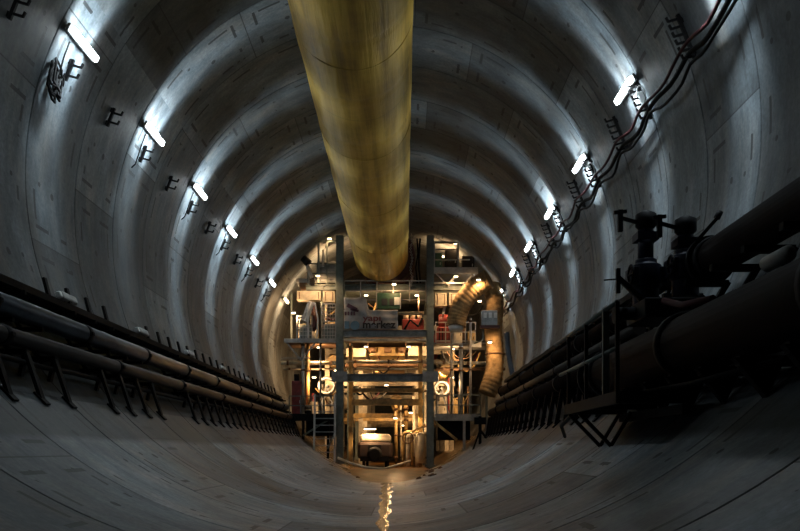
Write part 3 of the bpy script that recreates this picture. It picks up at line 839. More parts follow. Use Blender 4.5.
# boards on top deck at left
for i, (x0, x1, y0, y1) in enumerate(((299, 318, 276, 281), (296, 316, 270, 275))):
    a = G(x0, y1, FY + .8); b = G(x1, y0, FY + .8)
    t = MB().box(((a.x + b.x) / 2, FY + 1.3, 9.115 + .1 + .2 * i), (b.x - a.x, .9, .2), None).build('crate', ('brown', 'grey_steel')[i], None, bevel=.01)
    tag(t, ('lower brown crate on the left end of the top deck', 'upper grey crate stacked on the brown crate, left end of top deck')[i], 'crate')

# ---- panels just below the top deck, pale
def simple(name, label, cat, x0, x1, y0, y1, Y, d, mat, group=None, parts=None, bevel=0.015):
    a = G(x0, y1, Y); b = G(x1, y0, Y)
    t = thing(name, label, cat, ((a.x + b.x) / 2, Y, a.z), group)
    MB().bb(a.x, b.x, Y, Y + d, a.z, b.z).build('body', mat, t, bevel=bevel)
    return t, a, b
for i, (x0, x1, y0, y1, lab) in enumerate(((297, 321, 291, 300, 'cream boxed girder end left under the top deck'), (323, 335, 291, 302, 'short cream panel left of the left front post'),
                                         (435, 447, 293, 306, 'cream panel just right of the right front post'), (449, 468, 293, 305, 'cream panel under the right upper platform'))):
    t, a, b = simple('girder_panel', lab, 'panel', x0, x1, y0, y1, FY + .3, 0.5, 'cream', 'cream panels under the top deck')
    m = MB()
    m.bb(a.x, b.x, FY + .26, FY + .30, b.z - .05, b.z); m.bb(a.x, b.x, FY + .26, FY + .30, a.z, a.z + .05); split(m, 'flange', 'cream', t)
    m = MB(); m.bb(a.x + .1, a.x + .14, FY + .27, FY + .3, a.z, b.z); m.bb(b.x - .14, b.x - .1, FY + .27, FY + .3, a.z, b.z); split(m, 'stiffener', 'brown', t)

# ---- banner with lettering
a = G(344, 329.5, FY - .22); b = G(398, 301, FY - .22)
th = thing('banner', 'large grey cloth banner with lettering tied between the front posts', 'banner', (a.x, FY - .22, a.z))
m = MB(); nx, nz = 40, 14
def bz_top(t): return 1.0 if t < 0.42 else 0.52
for j in range(nz + 1):
    for i in range(nx + 1):
        t = i / nx; x = a.x + (b.x + .0 - a.x) * t
        top = a.z + (b.z - a.z) * (1.12 if t < 0.40 else (1.12 - (t - .40) / .06 * .44 if t < .46 else .68))
        z = a.z + (top - a.z) * j / nz
        m.v.append(Vector((x, FY - .24 + 0.03 * math.sin(t * 19 + j * .35) + .015 * math.sin(j * 1.3), z)))
for j in range(nz):
    for i in range(nx):
        q = j * (nx + 1) + i; m.f.append([q, q + 1, q + nx + 2, q + nx + 1]); m.smooth.append(True)
o = m.build('cloth', 'banner', th); sm = o.modifiers.new('thick', 'SOLIDIFY'); sm.thickness = 0.008; sm.offset = 1
def text(body, size, loc, mat, parent, name, bold=0.0, sx=1.0):
    c = bpy.data.curves.new(name, 'FONT'); c.body = body; c.size = size; c.offset = bold; c.extrude = 0.006
    tmp = bpy.data.objects.new('tmp', c); COL.objects.link(tmp)
    dg = bpy.context.evaluated_depsgraph_get(); dg.update()
    me = bpy.data.meshes.new_from_object(tmp.evaluated_get(dg)); bpy.data.objects.remove(tmp)
    me.transform(Matrix.Rotation(math.radians(90), 4, 'X') @ Matrix.Diagonal((sx, 1, 1, 1)))
    me.materials.clear(); me.materials.append(M[mat])
    o = bpy.data.objects.new(name, me); COL.objects.link(o); o.parent = parent
    o.location = Vector(loc) - parent.location
    return o
tx = G(362.5, 329, FY - .32)
text('merkez', 0.50, (tx.x, FY - .32, tx.z + .05), 'ink', th, 'lettering', 0.014, 1.04)
tx = G(363, 322.5, FY - .32)
text('yapı', 0.42, (tx.x, FY - .32, tx.z + .08), 'inkred', th, 'lettering', 0.008, 1.3)
m = MB(); p = G(352, 307.5, FY - .30); m.box(p, (.52, .012, .18), Matrix.Rotation(math.radians(28), 3, 'Y')); m.box(p + Vector((.12, 0, -.12)), (.4, .012, .12), Matrix.Rotation(math.radians(14), 3, 'Y')); split(m, 'printed_mark', 'inkpurple', th)
m = MB(); p = G(348.5, 313.5, FY - .30)
for k in range(4): m.box(p + Vector((-.14 + k * .14, 0, 0)), (.08, .012, .18))
split(m, 'printed_mark', 'inkpurple', th)
m = MB(); p = G(355, 325.5, FY - .30); m.cyl(p, p - Vector((0, .012, 0)), .22, 20); split(m, 'printed_mark', 'inkblue', th)
m = MB(); p = G(347, 325, FY - .30); m.box(p, (.22, .012, .35)); split(m, 'printed_mark', 'inkblue', th)
# ---- display
a = G(376, 309, FY - .1); b = G(401, 293, FY - .1)
th = thing('display_panel', 'green framed display hanging above the banner between the front posts', 'display', (b.x, FY - .1, a.z))
MB().bb(a.x, b.x, FY - .10, FY + .15, a.z, b.z).build('casing', 'screen_green', th, bevel=.02)
m = MB(); m.bb(a.x, a.x + .05, FY - .13, FY - .1, a.z, b.z); m.bb(b.x - .05, b.x, FY - .13, FY - .1, a.z, b.z); m.build('frame', 'galv', th)
m = MB(); c = G(385, 302, FY - .1); m.bb(c.x - .17, c.x + .12, FY - .125, FY - .10, c.z - .16, c.z + .16); m.build('dark_window', 'ink', th)
m = MB(); c = G(392, 302, FY - .1); m.bb(c.x - .12, c.x + .08, FY - .125, FY - .10, c.z - .16, c.z + .16); m.build('dark_window', 'ink', th)
m = MB(); c = G(397, 301.5, FY - .1); m.bb(c.x - .13, c.x + .13, FY - .125, FY - .10, c.z - .17, c.z + .2); m.build('white_window', 'white', th)
m = MB(); m.bar((c.x - .6, FY, b.z - .01), (c.x - .6, FY + .3, 8.85), .04); m.bar((a.x + .2, FY, b.z - .01), (a.x + .2, FY + .3, 8.85), .04); split(m, 'hanger', 'dark_steel', th)
# ---- machinery behind banner, pinkish: pumps and boxes on a mid deck
th = thing('mid_deck', 'grated walkway deck across the gantry behind the banner', 'deck', (0, 37.5, 6.8))
m = MB(); m.bb(XL + .3, XR - .3, FY + .5, 44, 6.76, 6.83); m.build('deck', 'brown', th)
th = thing('hydraulic_unit', 'pinkish red hydraulic unit right of the banner between the front posts', 'machine', G(413, 330, 37.2))
a = G(402, 330, 37.2); b = G(424, 313, 37.2)
MB().bb(a.x, b.x, 37.2, 38.2, 6.84, b.z - .3).build('body', 'red', th, bevel=.05)
for k in range(3):
    m = MB(); cx = a.x + .2 + k * .34; m.tube([(cx, 37.5, b.z - .3), (cx, 37.5, b.z + .05), (cx, 37.5, b.z + .12)], [.13, .13, .05], 12); m.build('canister', 'cream', th)
m = MB(); m.tube([(a.x + .1, 37.1, 7.0), (a.x + .4, 37.0, 7.5), (a.x + .8, 37.1, 7.2), (b.x - .1, 37.15, 7.6)], .06, 8); m.build('hose', 'rubber', th)
th = thing('storage_tank', 'ochre horizontal tank behind the banner', 'tank', (-.9, 38.5, 6.83))
MB().tube([(-2.0, 38.6, 7.6), (-1.9, 38.6, 7.6), (0.0, 38.6, 7.6), (0.1, 38.6, 7.6)], [.35, .55, .55, .35], 20).build('shell', 'amber', th)
for x in (-1.6, -.3): MB().bb(x - .08, x + .08, 38.3, 38.9, 6.83, 7.15).build('foot', 'brown', th)
th = thing('air_header', 'cream pipe with orange bracket below the green display', 'pipe', (.2, 37.0, 8.0))
a = G(372, 313.5, 36.8); b = G(424, 313.5, 36.8); MB().cyl(a, b, .09, 12).build('pipe_run', 'cream', th)
m = MB()
for f in (.1, .5, .9): p = a.lerp(b, f); m.bar(p, (p.x, 37.3, 8.9), .05)
split(m, 'hanger', 'brown', th)

# ---- opening under the cream beam: conveyor trough and boxes (y 342-360)
th = thing('conveyor_trough', 'ochre conveyor trough hanging under the cream beam in the gantry opening', 'conveyor', (-.3, 38, 5.4))
for (x0, x1, y0, y1, Y, d, mt) in ((346, 366, 348, 357, 37.8, 8, 'cream'), (369, 405, 347, 356, 38.2, 10, 'amber'), (408, 427, 346, 356, 37.8, 8, 'cream')):
    a = G(x0, y1, Y); b = G(x1, y0, Y)
    MB().bb(a.x, b.x, Y, Y + d, a.z, b.z).build('trough_section', mt, th, bevel=.04)
for x in (372, 388, 402):
    p = G(x, 350, 38.0); m = MB(); m.cyl(p + Vector((-.18, 0, 0)), p + Vector((.18, 0, 0)), .14, 12); m.build('roller', 'brown', th)
m = MB()
for x in (350, 368, 406, 424): p = G(x, 350, 38.5); m.bar(p, (p.x, 38.5, 6.76), .07)
split(m, 'hanger', 'brown', th)

# ---- lower opening: vertical pipes and machine
for i, (x, w, y0, y1, Y, mt) in enumerate(((396, 3.2, 403, 455, 37.9, 'amber'), (401, 2.0, 405, 455, 38.3, 'cream'), (406, 4.0, 403, 430, 38.6, 'amber'), (414, 3.0, 396, 452, 38.0, 'cream'), (420, 3.5, 385, 452, 38.6, 'amber'), (425.5, 2.4, 385, 450, 37.8, 'cream'))):
    a = G(x, y0, Y); b = G(x, y1, Y)
    t = thing('riser_pipe', '%s upright pipe in the lower gantry opening, %s from the left' % ({'amber': 'ochre', 'cream': 'cream'}[mt], ORD[i]), 'pipe', (a.x, Y, b.z), 'upright pipes in the lower opening')
    zb = max(zl(a.x), .17) if y1 > 440 else b.z
    MB().cyl((a.x, Y, zb), a, w * Y / K / 2, 12).build('pipe_run', mt, t)
    m = MB()
    for z in (zb + .5, (zb + a.z) / 2, a.z - .3): m.cyl((a.x, Y, z - .05), (a.x, Y, z + .05), w * Y / K / 2 * 1.35, 12)
    split(m, 'coupling', 'brown', t)
th = thing('muck_wagon', 'dark wagon with a pale hood under a bright lamp at the foot of the gantry', 'wagon', (-.95, 37, .3))
a = G(357, 465, 36.6); b = G(392, 437, 36.6)
m = MB(); m.bb(a.x, b.x, 36.8, 41.5, .62, 1.45); m.build('tub', 'rust_dark', th, bevel=.14)
m = MB(); m.bb(a.x + .1, b.x - .1, 36.9, 41.2, 1.45, 1.86); m.build('hood', 'cream', th, bevel=.12)
for sx in (a.x + .3, b.x - .3):
    m = MB(); m.cyl((sx - .07, 37.3, .42), (sx + .07, 37.3, .42), .24, 18); split(m, 'wheel', 'black_steel', th)
    m = MB(); m.cyl((sx - .07, 40.7, .42), (sx + .07, 40.7, .42), .24, 18); split(m, 'wheel', 'black_steel', th)
m = MB(); m.bb(a.x + .15, b.x - .15, 36.6, 36.8, .5, .72); m.cyl(((a.x + b.x) / 2, 36.45, .62), ((a.x + b.x) / 2, 36.8, .62), .12, 14); m.build('buffer', 'black_steel', th)
m = MB(); m.tube([((a.x + b.x) / 2, 36.55, .85), ((a.x + b.x) / 2, 36.62, .85), ((a.x + b.x) / 2, 36.9, .85)], [.25, .36, .38], 24); m.build('end_drum', 'black_steel', th)
m = MB(); m.bb(a.x + .55, b.x - .55, 36.77, 36.8, .8, 1.3); m.build('grille', 'black_steel', th)
th = thing('pipe_bundle', 'bent ochre pipe cluster with valves low on the right of the opening', 'pipe cluster', (.8, 37, .3))
for k, (x, r, mt) in enumerate(((403, .09, 'amber'), (408, .12, 'cream'), (412, .08, 'amber'), (417, .10, 'cream'))):
    p = G(x, 455, 37.0); q = G(x + 3, 432 + 2 * (k % 2), 37.0)
    MB().tube([(p.x, 37.0, .22), (p.x, 37.0, q.z - .3), (p.x + .04, 37.02, q.z - .08), (p.x + .2, 37.05, q.z), (q.x + .4, 37.1, q.z)], r, 10).build('pipe_bend', mt, th)
m = MB(); p = G(408, 438, 36.8); m.ringtube((p.x, 36.8, p.z), .26, .035, 'y', 24, 8); m.bar((p.x - .26, 36.8, p.z), (p.x + .26, 36.8, p.z), .04); m.bar((p.x, 36.8, p.z - .26), (p.x, 36.8, p.z + .26), .04); m.cyl((p.x, 36.8, p.z), (p.x, 37.1, p.z), .04, 8); m.build('handwheel', 'brown', th)
m = MB(); p = G(421, 438, 36.9); m.tube([(p.x, 36.9, .4), (p.x, 36.9, p.z + .1), (p.x, 36.9, p.z + .3)], [.22, .22, .1], 14); m.build('canister', 'cream', th)
m = MB(); m.bar((G(425, 0, 36.6).x, 36.6, G(0, 425, 36.6).z), (G(412, 0, 36.6).x, 36.9, G(0, 432, 36.6).z), .09); m.build('strut', 'amber', th)
# curved mud board
tag(MB().tube([G(338, 458, 35.2), G(350, 463, 34.6), G(366, 467.5, 34.2), G(384, 469, 34.2), G(398, 465, 34.8), G(410, 461, 35.4)], .06, 8).build('hose', 'cream'), 'muddy cream hose curving over the floor below the gantry', 'hose')

# ---- lower left platform with ladder
th = thing('lower_platform', 'dark railed platform low on the left of the gantry', 'platform', (-3.7, FY, 2.6))
m = MB(); m.bb(-4.9, XL - .2, FY - .1, FY + 3, 2.58, 2.70); m.build('deck', 'black_steel', th)
m = MB(); m.bb(-4.85, XL - .2, FY - .14, FY - .1, 2.45, 2.80); m.build('fascia', 'black_steel', th)
m = railing(-4.85, XL - .25, FY - .05, 2.70, 0.95, 4); m.build('railing', 'dark_steel', th)
for x in (-4.2, -3.0): MB().bar((x, FY + .1, zl(x)), (x, FY + .1, 2.6), .12).build('leg', 'black_steel', th)
m = MB(); m.bar((-3.0, FY, 2.5), (-4.2, FY, 1.75), .08); m.bar((XL + .1, FY - .25, 2.55), (-3.0, FY - .25, 1.1), .07); split(m, 'brace', 'dark_steel', th)
m = MB(); m.bb(-4.1, -2.75, FY + .35, FY + 2.4, 1.75, 2.55); m.build('tank', 'black_steel', th)
xa, xb = G(314, 0, 35.2).x, G(334.5, 0, 35.2).x
th = thing('ladder', 'pale steel ladder leading up to the lower left platform', 'ladder', ((xa + xb) / 2, 35.2, .9))
for x in (xa, xb):
    MB().bar((x, 35.2, zl(x)), (x, 35.55, G(0, 394, 35.5).z), .085, .06).build('stile', 'galv', th)
zz = 1.0; k = 0
for k in range(8):
    z = .95 + k * .32; yy = 35.2 + .35 * (z - .6) / 3.2
    MB().bar((xa, yy, z), (xb, yy, z), .035, .05).build('rung', 'grey_steel', th)
# red cabinet
a = G(292, 416, 36.5); b = G(302, 381, 36.5)
th = thing('red_cabinet', 'tall red metal cabinet with a black box on top, left end of platform', 'cabinet', ((a.x + b.x) / 2, 36.6, 2.7))
MB().bb(a.x, b.x, 36.4, 36.9, 2.71, b.z).build('body', 'red', th, bevel=.03)
dr = MB().bb(a.x + .05, b.x - .05, 36.375, 36.4, 2.80, b.z - .1).build('cabinet_door', 'red', th, bevel=.01)
MB().bb(a.x + .1, b.x - .12, 36.45, 36.8, b.z, b.z + .34).build('top_box', 'black_steel', th, bevel=.04)
MB().box((b.x - .1, 36.36, 3.4), (.03, .03, .14)).build('handle', 'galv', dr)
t, a, b = simple('white_sack', 'small white sack at the foot of the red cabinet', 'sack', 299, 307, 413.5, 416, 36.05, .3, 'white', bevel=.04)
t, a, b = simple('drum', 'black drum on the lower left platform beside the ladder', 'drum', 304, 311, 404, 415.5, 36.3, .01, 'black_steel')
for ch in list(t.children): bpy.data.objects.remove(ch)
MB().tube([(t.location.x, 36.6, 2.71), (t.location.x, 36.6, 3.25)], .2, 18).build('shell', 'black_steel', t)
MB().ringtube((t.location.x, 36.6, 3.0), .205, .015, 'z', 18, 6).build('hoop', 'grey_steel', t)

# ---- left mid: posts, cages, chute
for i, (x, w, y0, y1, mt, Y) in enumerate(((303, 3.2, 342, 412, 'galv', 36.3), (308, 3.8, 340, 412, 'amber', 36.9), (320.5, 2.2, 340, 412, 'galv', 36.4))):
    a = G(x, y0, Y); t = thing('stand_pipe', '%s upright pipe left of the left front post, %s from the left' % ({'galv': 'pale', 'amber': 'ochre'}[mt], ORD[i]), 'pipe', (a.x, Y, 2.7), 'upright pipes on the left of the gantry')
    MB().cyl((a.x, Y, 2.71), a, w * Y / K / 2, 12).build('pipe_run', mt, t)
    m = MB(); [m.cyl((a.x, Y, z), (a.x, Y, z + .08), w * Y / K / 2 * 1.4, 12) for z in (3.2, 4.9, a.z - .2)]; split(m, 'coupling', 'brown', t)
for i, (x0, x1, y0, y1) in enumerate(((322, 335.5, 304, 339), (297, 312, 316, 339))):
    a = G(x0, y1, FY); b = G(x1, y0, FY)
    t = thing('wire_cage', ('grey wire mesh cage against the left front post', 'grey wire mesh cage under the cream girder end at left')[i], 'cage', ((a.x + b.x) / 2, FY + .3, a.z))
    m = MB()
    for (xx, yy) in ((a.x, FY), (b.x, FY), (a.x, FY + .8), (b.x, FY + .8)): m.bar((xx, yy, a.z), (xx, yy, b.z), .05)
    for z in (a.z, b.z, (a.z + b.z) / 2):
        m.bar((a.x, FY, z), (b.x, FY, z), .05); m.bar((a.x, FY + .8, z), (b.x, FY + .8, z), .05); m.bar((a.x, FY, z), (a.x, FY + .8, z), .04); m.bar((b.x, FY, z), (b.x, FY + .8, z), .04)
    m.build('frame', 'grey_steel', t)
    m = MB(); n = 5
    for k in range(1, n): xx = a.x + (b.x - a.x) * k / n; m.bar((xx, FY, a.z), (xx, FY, b.z), .018)
    nz = int((b.z - a.z) / .16)
    for k in range(1, nz): zz = a.z + (b.z - a.z) * k / nz; m.bar((a.x, FY, zz), (b.x, FY, zz), .018)
    m.build('mesh_wire', 'galv', t)
    m = MB(); m.bb(a.x + .08, b.x - .08, FY + .3, FY + .7, a.z + .03, a.z + .75); m.build('contents', 'dark_steel', t)
th = thing('left_mid_platform', 'rusty steel platform at mid height left of the left front post', 'platform', (-3.9, FY, 6.2))
m = MB(); m.bb(-5.1, XL - .2, FY + .2 - .2, FY + 2.5, 6.30, 6.38); m.build('deck', 'brown', th)
m = MB(); m.bb(-5.1, XL - .2, FY - .04, FY, 6.22, 6.42); m.build('fascia', 'grey_steel', th)
for x in (-4.9, -3.4): m = MB(); m.bar((x, FY + 1, 6.3), (x, FY + 1.0, 8.83), .09); m.build('post', 'dark_steel', th)
m = MB(); m.bar((-5.0, FY + .1, 6.25), (-4.3, FY + .1, 5.4), .07); m.bar((-4.3, FY + .1, 5.4), (-3.6, FY + .1, 6.25), .07); m.bar((-5.25, FY + .1, 5.5), (-3.9, FY + .1, 5.5), .05); split(m, 'brace', 'grey_steel', th)
th = thing('chute', 'bluish white sheet steel chute slanting down at the left of the gantry', 'chute', G(307, 320, FY))
m = MB(); m.bar(G(312, 302, FY - .15), G(305, 321, FY - .15), .30, .05, Vector((0, 1, 0))); m.build('chute_plate', 'white', th)
m = MB(); m.bar(G(313.5, 302, FY - .2), G(306.5, 322, FY - .2), .05, .12); m.bar(G(309, 302, FY - .2), G(302.5, 320, FY - .2), .05, .12); split(m, 'side_lip', 'grey_steel', th)
m = MB(); m.bar(G(308, 303, FY - .2), G(308, 338, FY - .2), .06); m.bar(G(315, 303, FY - .2), G(318, 320, FY - .2), .07); m.bar(G(318, 320, FY - .2), G(317, 338, FY - .2), .07); split(m, 'stand', 'galv', th)
m = MB(); m.tube([G(313, 306, FY + .3), G(314.5, 318, FY + .2), G(314.5, 327, FY + .1), G(314, 331, FY + .1)], [.12, .17, .17, .06], 12); m.build('hanging_bag', 'darkred', th)
# bright tangle at lower left middle (y 375-400)
th = thing('hose_reel', 'pale hose coiled on a frame left of the left front post', 'hose reel', G(326, 400, 37.3))
m = MB(); c = G(327, 386, 37.4)
for k in range(5): m.ringtube((c.x, 37.2 + k * .12, c.z), .38 + .03 * (k % 2), .055, 'y', 28, 8)
m.build('coiled_hose', 'white', th)
m = MB(); m.bar((c.x - .45, 37.5, 2.71), (c.x, 37.5, c.z), .08); m.bar((c.x + .45, 37.5, 2.71), (c.x, 37.5, c.z), .08); m.cyl((c.x, 37.1, c.z), (c.x, 37.9, c.z), .07, 10); split(m, 'stand', 'grey_steel', th)

# ---- right mid: flexible ochre duct, verticals, deck, cabinet
th = thing('flexible_duct', 'big ochre canvas duct bending down from the right tunnel wall', 'duct', G(470, 300, 35.3))
def ribbed(pts, r, n=60):
    # sample a smooth path through pts (Catmull-Rom) with pleats
    out = []; rs = []
    P = [Vector(p) for p in pts]; P = [P[0] * 2 - P[1]] + P + [P[-1] * 2 - P[-2]]
    seg = len(P) - 3
    for i in range(n + 1):
        t = i / n * seg; k = min(int(t), seg - 1); u = t - k
        a, b, c, d = P[k:k + 4]
        q = 0.5 * ((2 * b) + (c - a) * u + (2 * a - 5 * b + 4 * c - d) * u * u + (3 * b - a - 3 * c + d) * u ** 3)
        out.append(q); rs.append(r * (1.0 + (0.05 if i % 3 == 0 else -0.03)))
    return out, rs
pts, rs = ribbed([G(489, 279, 35.0), G(484, 282, 35.1), G(474, 289, 35.2), G(464, 301, 35.3), G(458, 314, 35.4), G(456, 326, 35.4)], .46, 54)
MB().tube(pts, rs, 20).build('canvas_tube', 'tan_canvas', th)
m = MB(); p = pts[-1]; m.tube([p, p + Vector((0, 0, -.25))], [.38, .30], 18); m.build('nozzle', 'white', th)
th = thing('flexible_duct', 'yellow ochre canvas duct hanging upright beside the right tunnel wall', 'duct', G(494, 400, 35.3))
pts, rs = ribbed([G(492, 287, 36.0), G(495, 305, 35.6), G(493, 330, 35.5), G(495, 355, 35.5), G(493, 378, 35.3), G(487, 394, 35.2)], .42, 64)
rs = [r_ * (1 if i < 46 else 1 + .12 * math.sin((i - 46) / 18 * math.pi)) for i, r_ in enumerate(rs)]
MB().tube(pts, rs, 20).build('canvas_tube', 'tan_canvas', th)
m = MB(); m.ringtube(pts[38], .47, .04, 'z', 24, 6); m.build('strap', 'brown', th)
th = thing('bluish_hose', 'bluish grey hose dropping beside the upright ochre duct', 'hose', G(510, 400, 33.2))
pts, rs = ribbed([G(506.5, 333, 33.6), G(508, 350, 33.4), G(511, 368, 33.2), G(514, 384, 33.0), G(513.5, 396, 33.0)], .13, 40)
MB().tube(pts, rs, 12).build('hose_run', 'blue_steel', th)
m = MB(); p = pts[-1]; m.cyl(p + Vector((0, 0, .1)), p - Vector((0, 0, .12)), .17, 12); m.build('end_fitting', 'galv', th)
for i, (x, w, y0, y1, mt, Y) in enumerate(((451.5, 2.6, 325, 414, 'cream', 36.2), (461, 4.0, 345, 414, 'grey_steel', 36.6), (470.5, 2.6, 318, 414, 'galv', 36.1))):
    a = G(x, y0, Y); t = thing('stand_pipe', '%s upright pipe right of the right front post, %s from the left' % ({'galv': 'pale', 'cream': 'cream', 'grey_steel': 'grey'}[mt], ORD[i]), 'pipe', (a.x, Y, 2.7), 'upright pipes on the right of the gantry')
    MB().cyl((a.x, Y, 2.71), a, w * Y / K / 2, 12).build('pipe_run', mt, t)
    m = MB(); [m.cyl((a.x, Y, z), (a.x, Y, z + .08), w * Y / K / 2 * 1.4, 12) for z in (3.2, 4.9, a.z - .2)]; split(m, 'coupling', 'brown', t)
th = thing('right_mid_platform', 'grey steel platform at mid height right of the right front post', 'platform', (3.3, FY, 6.2))
m = MB(); m.bb(XR + .2, 4.9, FY + .9, FY + 3, 6.28, 6.36); m.build('deck', 'grey_steel', th)
m = MB(); m.bb(G(470, 0, FY).x, G(482, 0, FY).x, FY + .3, FY + .4, 6.05, 6.35); m.bb(G(470, 0, FY).x, G(482, 0, FY).x, FY + .4, FY + .9, 6.3, 6.36); m.build('fascia', 'galv', th)
m = railing(XR + .3, 4.2, FY + .9, 6.36, 1.0, 4); m.build('railing', 'galv', th)
m = MB(); m.bar((4.75, FY + 1.0, zl(4.75)), (4.75, FY + 1.0, 6.3), .12); m.bar((4.7, FY + .9, 6.3), (5.3, FY + .9, 7.0), .08); split(m, 'leg', 'dark_steel', th)
a = G(437, 336, 37.2)
th = thing('pump_unit', 'red pump unit standing right of the right front post', 'pump', (G(442, 0, 37.2).x, 37.2, 6.37))
b = G(452, 308, 37.2)
MB().bb(a.x, b.x, 37.2, 38.0, 6.37, 7.2).build('body', 'red', th, bevel=.06)
m = MB(); m.cyl((a.x + .1, 37.6, 7.55), (b.x + .2, 37.6, 7.55), .33, 18); m.build('motor', 'red', th)
m = MB(); [m.bb(a.x + .1 + k * .16, a.x + .14 + k * .16, 37.15, 37.2, 6.5, 7.1) for k in range(4)]; m.build('grille', 'black_steel', th)
m = MB(); m.bar(G(445, 306, 36.6), G(443, 314, 36.6), .12); m.bar(G(443, 314, 36.6), (G(443, 0, 37).x, 37.5, 7.7), .08); m.build('white_arm', 'white', th)
th = thing('control_cabinet', 'grey control cabinet at the right end of the mid platform', 'cabinet', G(486, 326, 34.7))
a = G(481, 326, 34.75); b = G(497, 311, 34.75)
MB().bb(a.x, b.x, 34.55, 34.9, a.z, b.z).build('body', 'grey_steel', th, bevel=.02)
m = MB()
for k in range(3): m.bb(a.x + .1 + k * .24, a.x + .24 + k * .24, 34.52, 34.55, b.z - .35, b.z - .12)
split(m, 'dial', 'white', th)
m = MB(); m.bb(a.x - .05, b.x + .1, 34.5, 34.9, a.z - .13, a.z - .0); m.build('base_shelf', 'darkred', th)
m = MB(); m.bar((a.x + .1, 34.8, a.z - .1), (a.x + .1, 34.8, 6.2), .06); m.bar((a.x + .1, 34.8, 6.2), (4.0, 37.0, 6.24), .06); m.build('support', 'dark_steel', th)
# mess of pale pipe in right opening (435-450,375-410)
th = thing('hose_reel', 'pale hose coiled on a frame right of the right front post', 'hose reel', G(441, 405, 37.4))
c = G(441.5, 389, 37.4); m = MB()
for k in range(5): m.ringtube((c.x, 37.2 + k * .12, c.z), .33 + .03 * (k % 2), .05, 'y', 28, 8)
m.build('coiled_hose', 'white', th)
m = MB(); m.bar((c.x - .4, 37.5, 2.71), (c.x, 37.5, c.z), .08); m.bar((c.x + .4, 37.5, 2.71), (c.x, 37.5, c.z), .08); m.cyl((c.x, 37.1, c.z), (c.x, 37.9, c.z), .07, 10); split(m, 'stand', 'grey_steel', th)
# ---- lower right platform
th = thing('lower_platform', 'grey edged platform low on the right of the gantry', 'platform', (3.2, FY, 2.6))
m = MB(); m.bb(XR + .2, 4.4, FY - .1, FY + 3, 2.60, 2.70); m.build('deck', 'grey_steel', th)
m = MB(); m.bb(XR + .2, G(476, 0, FY).x, FY - .14, FY - .1, 2.46, 2.78); m.build('fascia', 'grey_steel', th)
p = G(464, 0, FY).x
m = MB(); m.bar((p, FY - .1, zl(p)), (p, FY - .1, 2.6), .12); split(m, 'leg', 'grey_steel', th)
m = MB(); m.bar(G(432, 420, FY - .02), G(457, 440, FY - .02), .12); split(m, 'brace', 'amber', th)
m = MB(); m.bar(G(497, 418, 35.7), G(467, 458, 35.0), .11); split(m, 'brace', 'grey_steel', th)
m = railing(XR + .3, 4.35, FY - .05, 2.70, 1.0, 4); m.build('railing', 'dark_steel', th)
m = MB(); m.bb(2.3, 3.9, FY + .5, FY + 2.6, 1.55, 2.55); m.build('tank', 'black_steel', th)
# pump beside the right wall
th = thing('drainage_pump', 'dark round bodied pump standing near the right foot of the gantry', 'pump', G(500, 450, 34))
c = G(498, 436, 34.2)
MB().tube([(c.x, 33.7, c.z), (c.x, 33.85, c.z), (c.x, 34.5, c.z), (c.x, 34.65, c.z)], [.2, .36, .36, .2], 20).build('casing', 'grey_steel', th)
m = MB(); m.bb(c.x - .45, c.x + .5, 33.7, 34.7, c.z - .55, c.z - .38); m.bb(c.x - .3, c.x + .35, 33.9, 34.4, c.z + .36, c.z + .85); split(m, 'base', 'black_steel', th, bevel=.03)
m = MB(); m.bar((c.x - .35, 34, zl(c.x - .35)), (c.x - .35, 34, c.z - .5), .1); m.bar((c.x + .38, 34, zl(c.x + .38) - .02), (c.x + .38, 34, c.z - .38), .1); split(m, 'leg', 'black_steel', th)
m = MB(); m.tube([(c.x, 34.1, c.z + .8), (c.x + .1, 34.1, c.z + 1.3), (c.x + .5, 34.3, c.z + 1.6), (c.x + .75, 34.5, c.z + 1.7)], .12, 10); m.build('outlet_pipe', 'navy', th)
th = thing('post_stand', 'dark post on a small stand on the floor right of the gantry', 'post', G(480, 472, 31.5))
c = G(480, 455, 32.0); z0 = zl(c.x)
m = MB(); m.bar((c.x, 32, z0), (c.x, 32, z0 + 1.2), .12); m.build('post', 'black_steel', th)
m = MB(); m.bar((c.x - .3, 32, zl(c.x - .3)), (c.x, 32, z0 + .6), .07); m.bar((c.x + .3, 32.2, zl(c.x + .3)), (c.x, 32, z0 + .6), .07); m.box((c.x, 32, z0 + 1.0), (.5, .2, .3)); split(m, 'foot', 'black_steel', th)
# chain hanging right of duct
th = MB()
for k in range(34):
    z = 11.45 - k * .075; c = Vector((1.02 + .04 * math.sin(k * .5), FY + .05, z))
    th.ringtube(c, .045, .014, 'y' if k % 2 else 'x', 10, 5)
o = th.build('chain', 'galv'); tag(o, 'steel hoist chain hanging to the right of the yellow duct end', 'chain')
m = MB()
for k, x in enumerate((1.3, 1.45)):
    m.tube([(x, FY + .2, 11.3), (x + .05 * (-1) ** k, FY + .2, 10.6), (x - .06, FY + .2, 9.9), (x + .02, FY + .2, 9.14)], .04, 8)
tag(m.build('cable_bundle', 'rubber'), 'black cable bundle hanging between the duct end and right front post', 'cable')

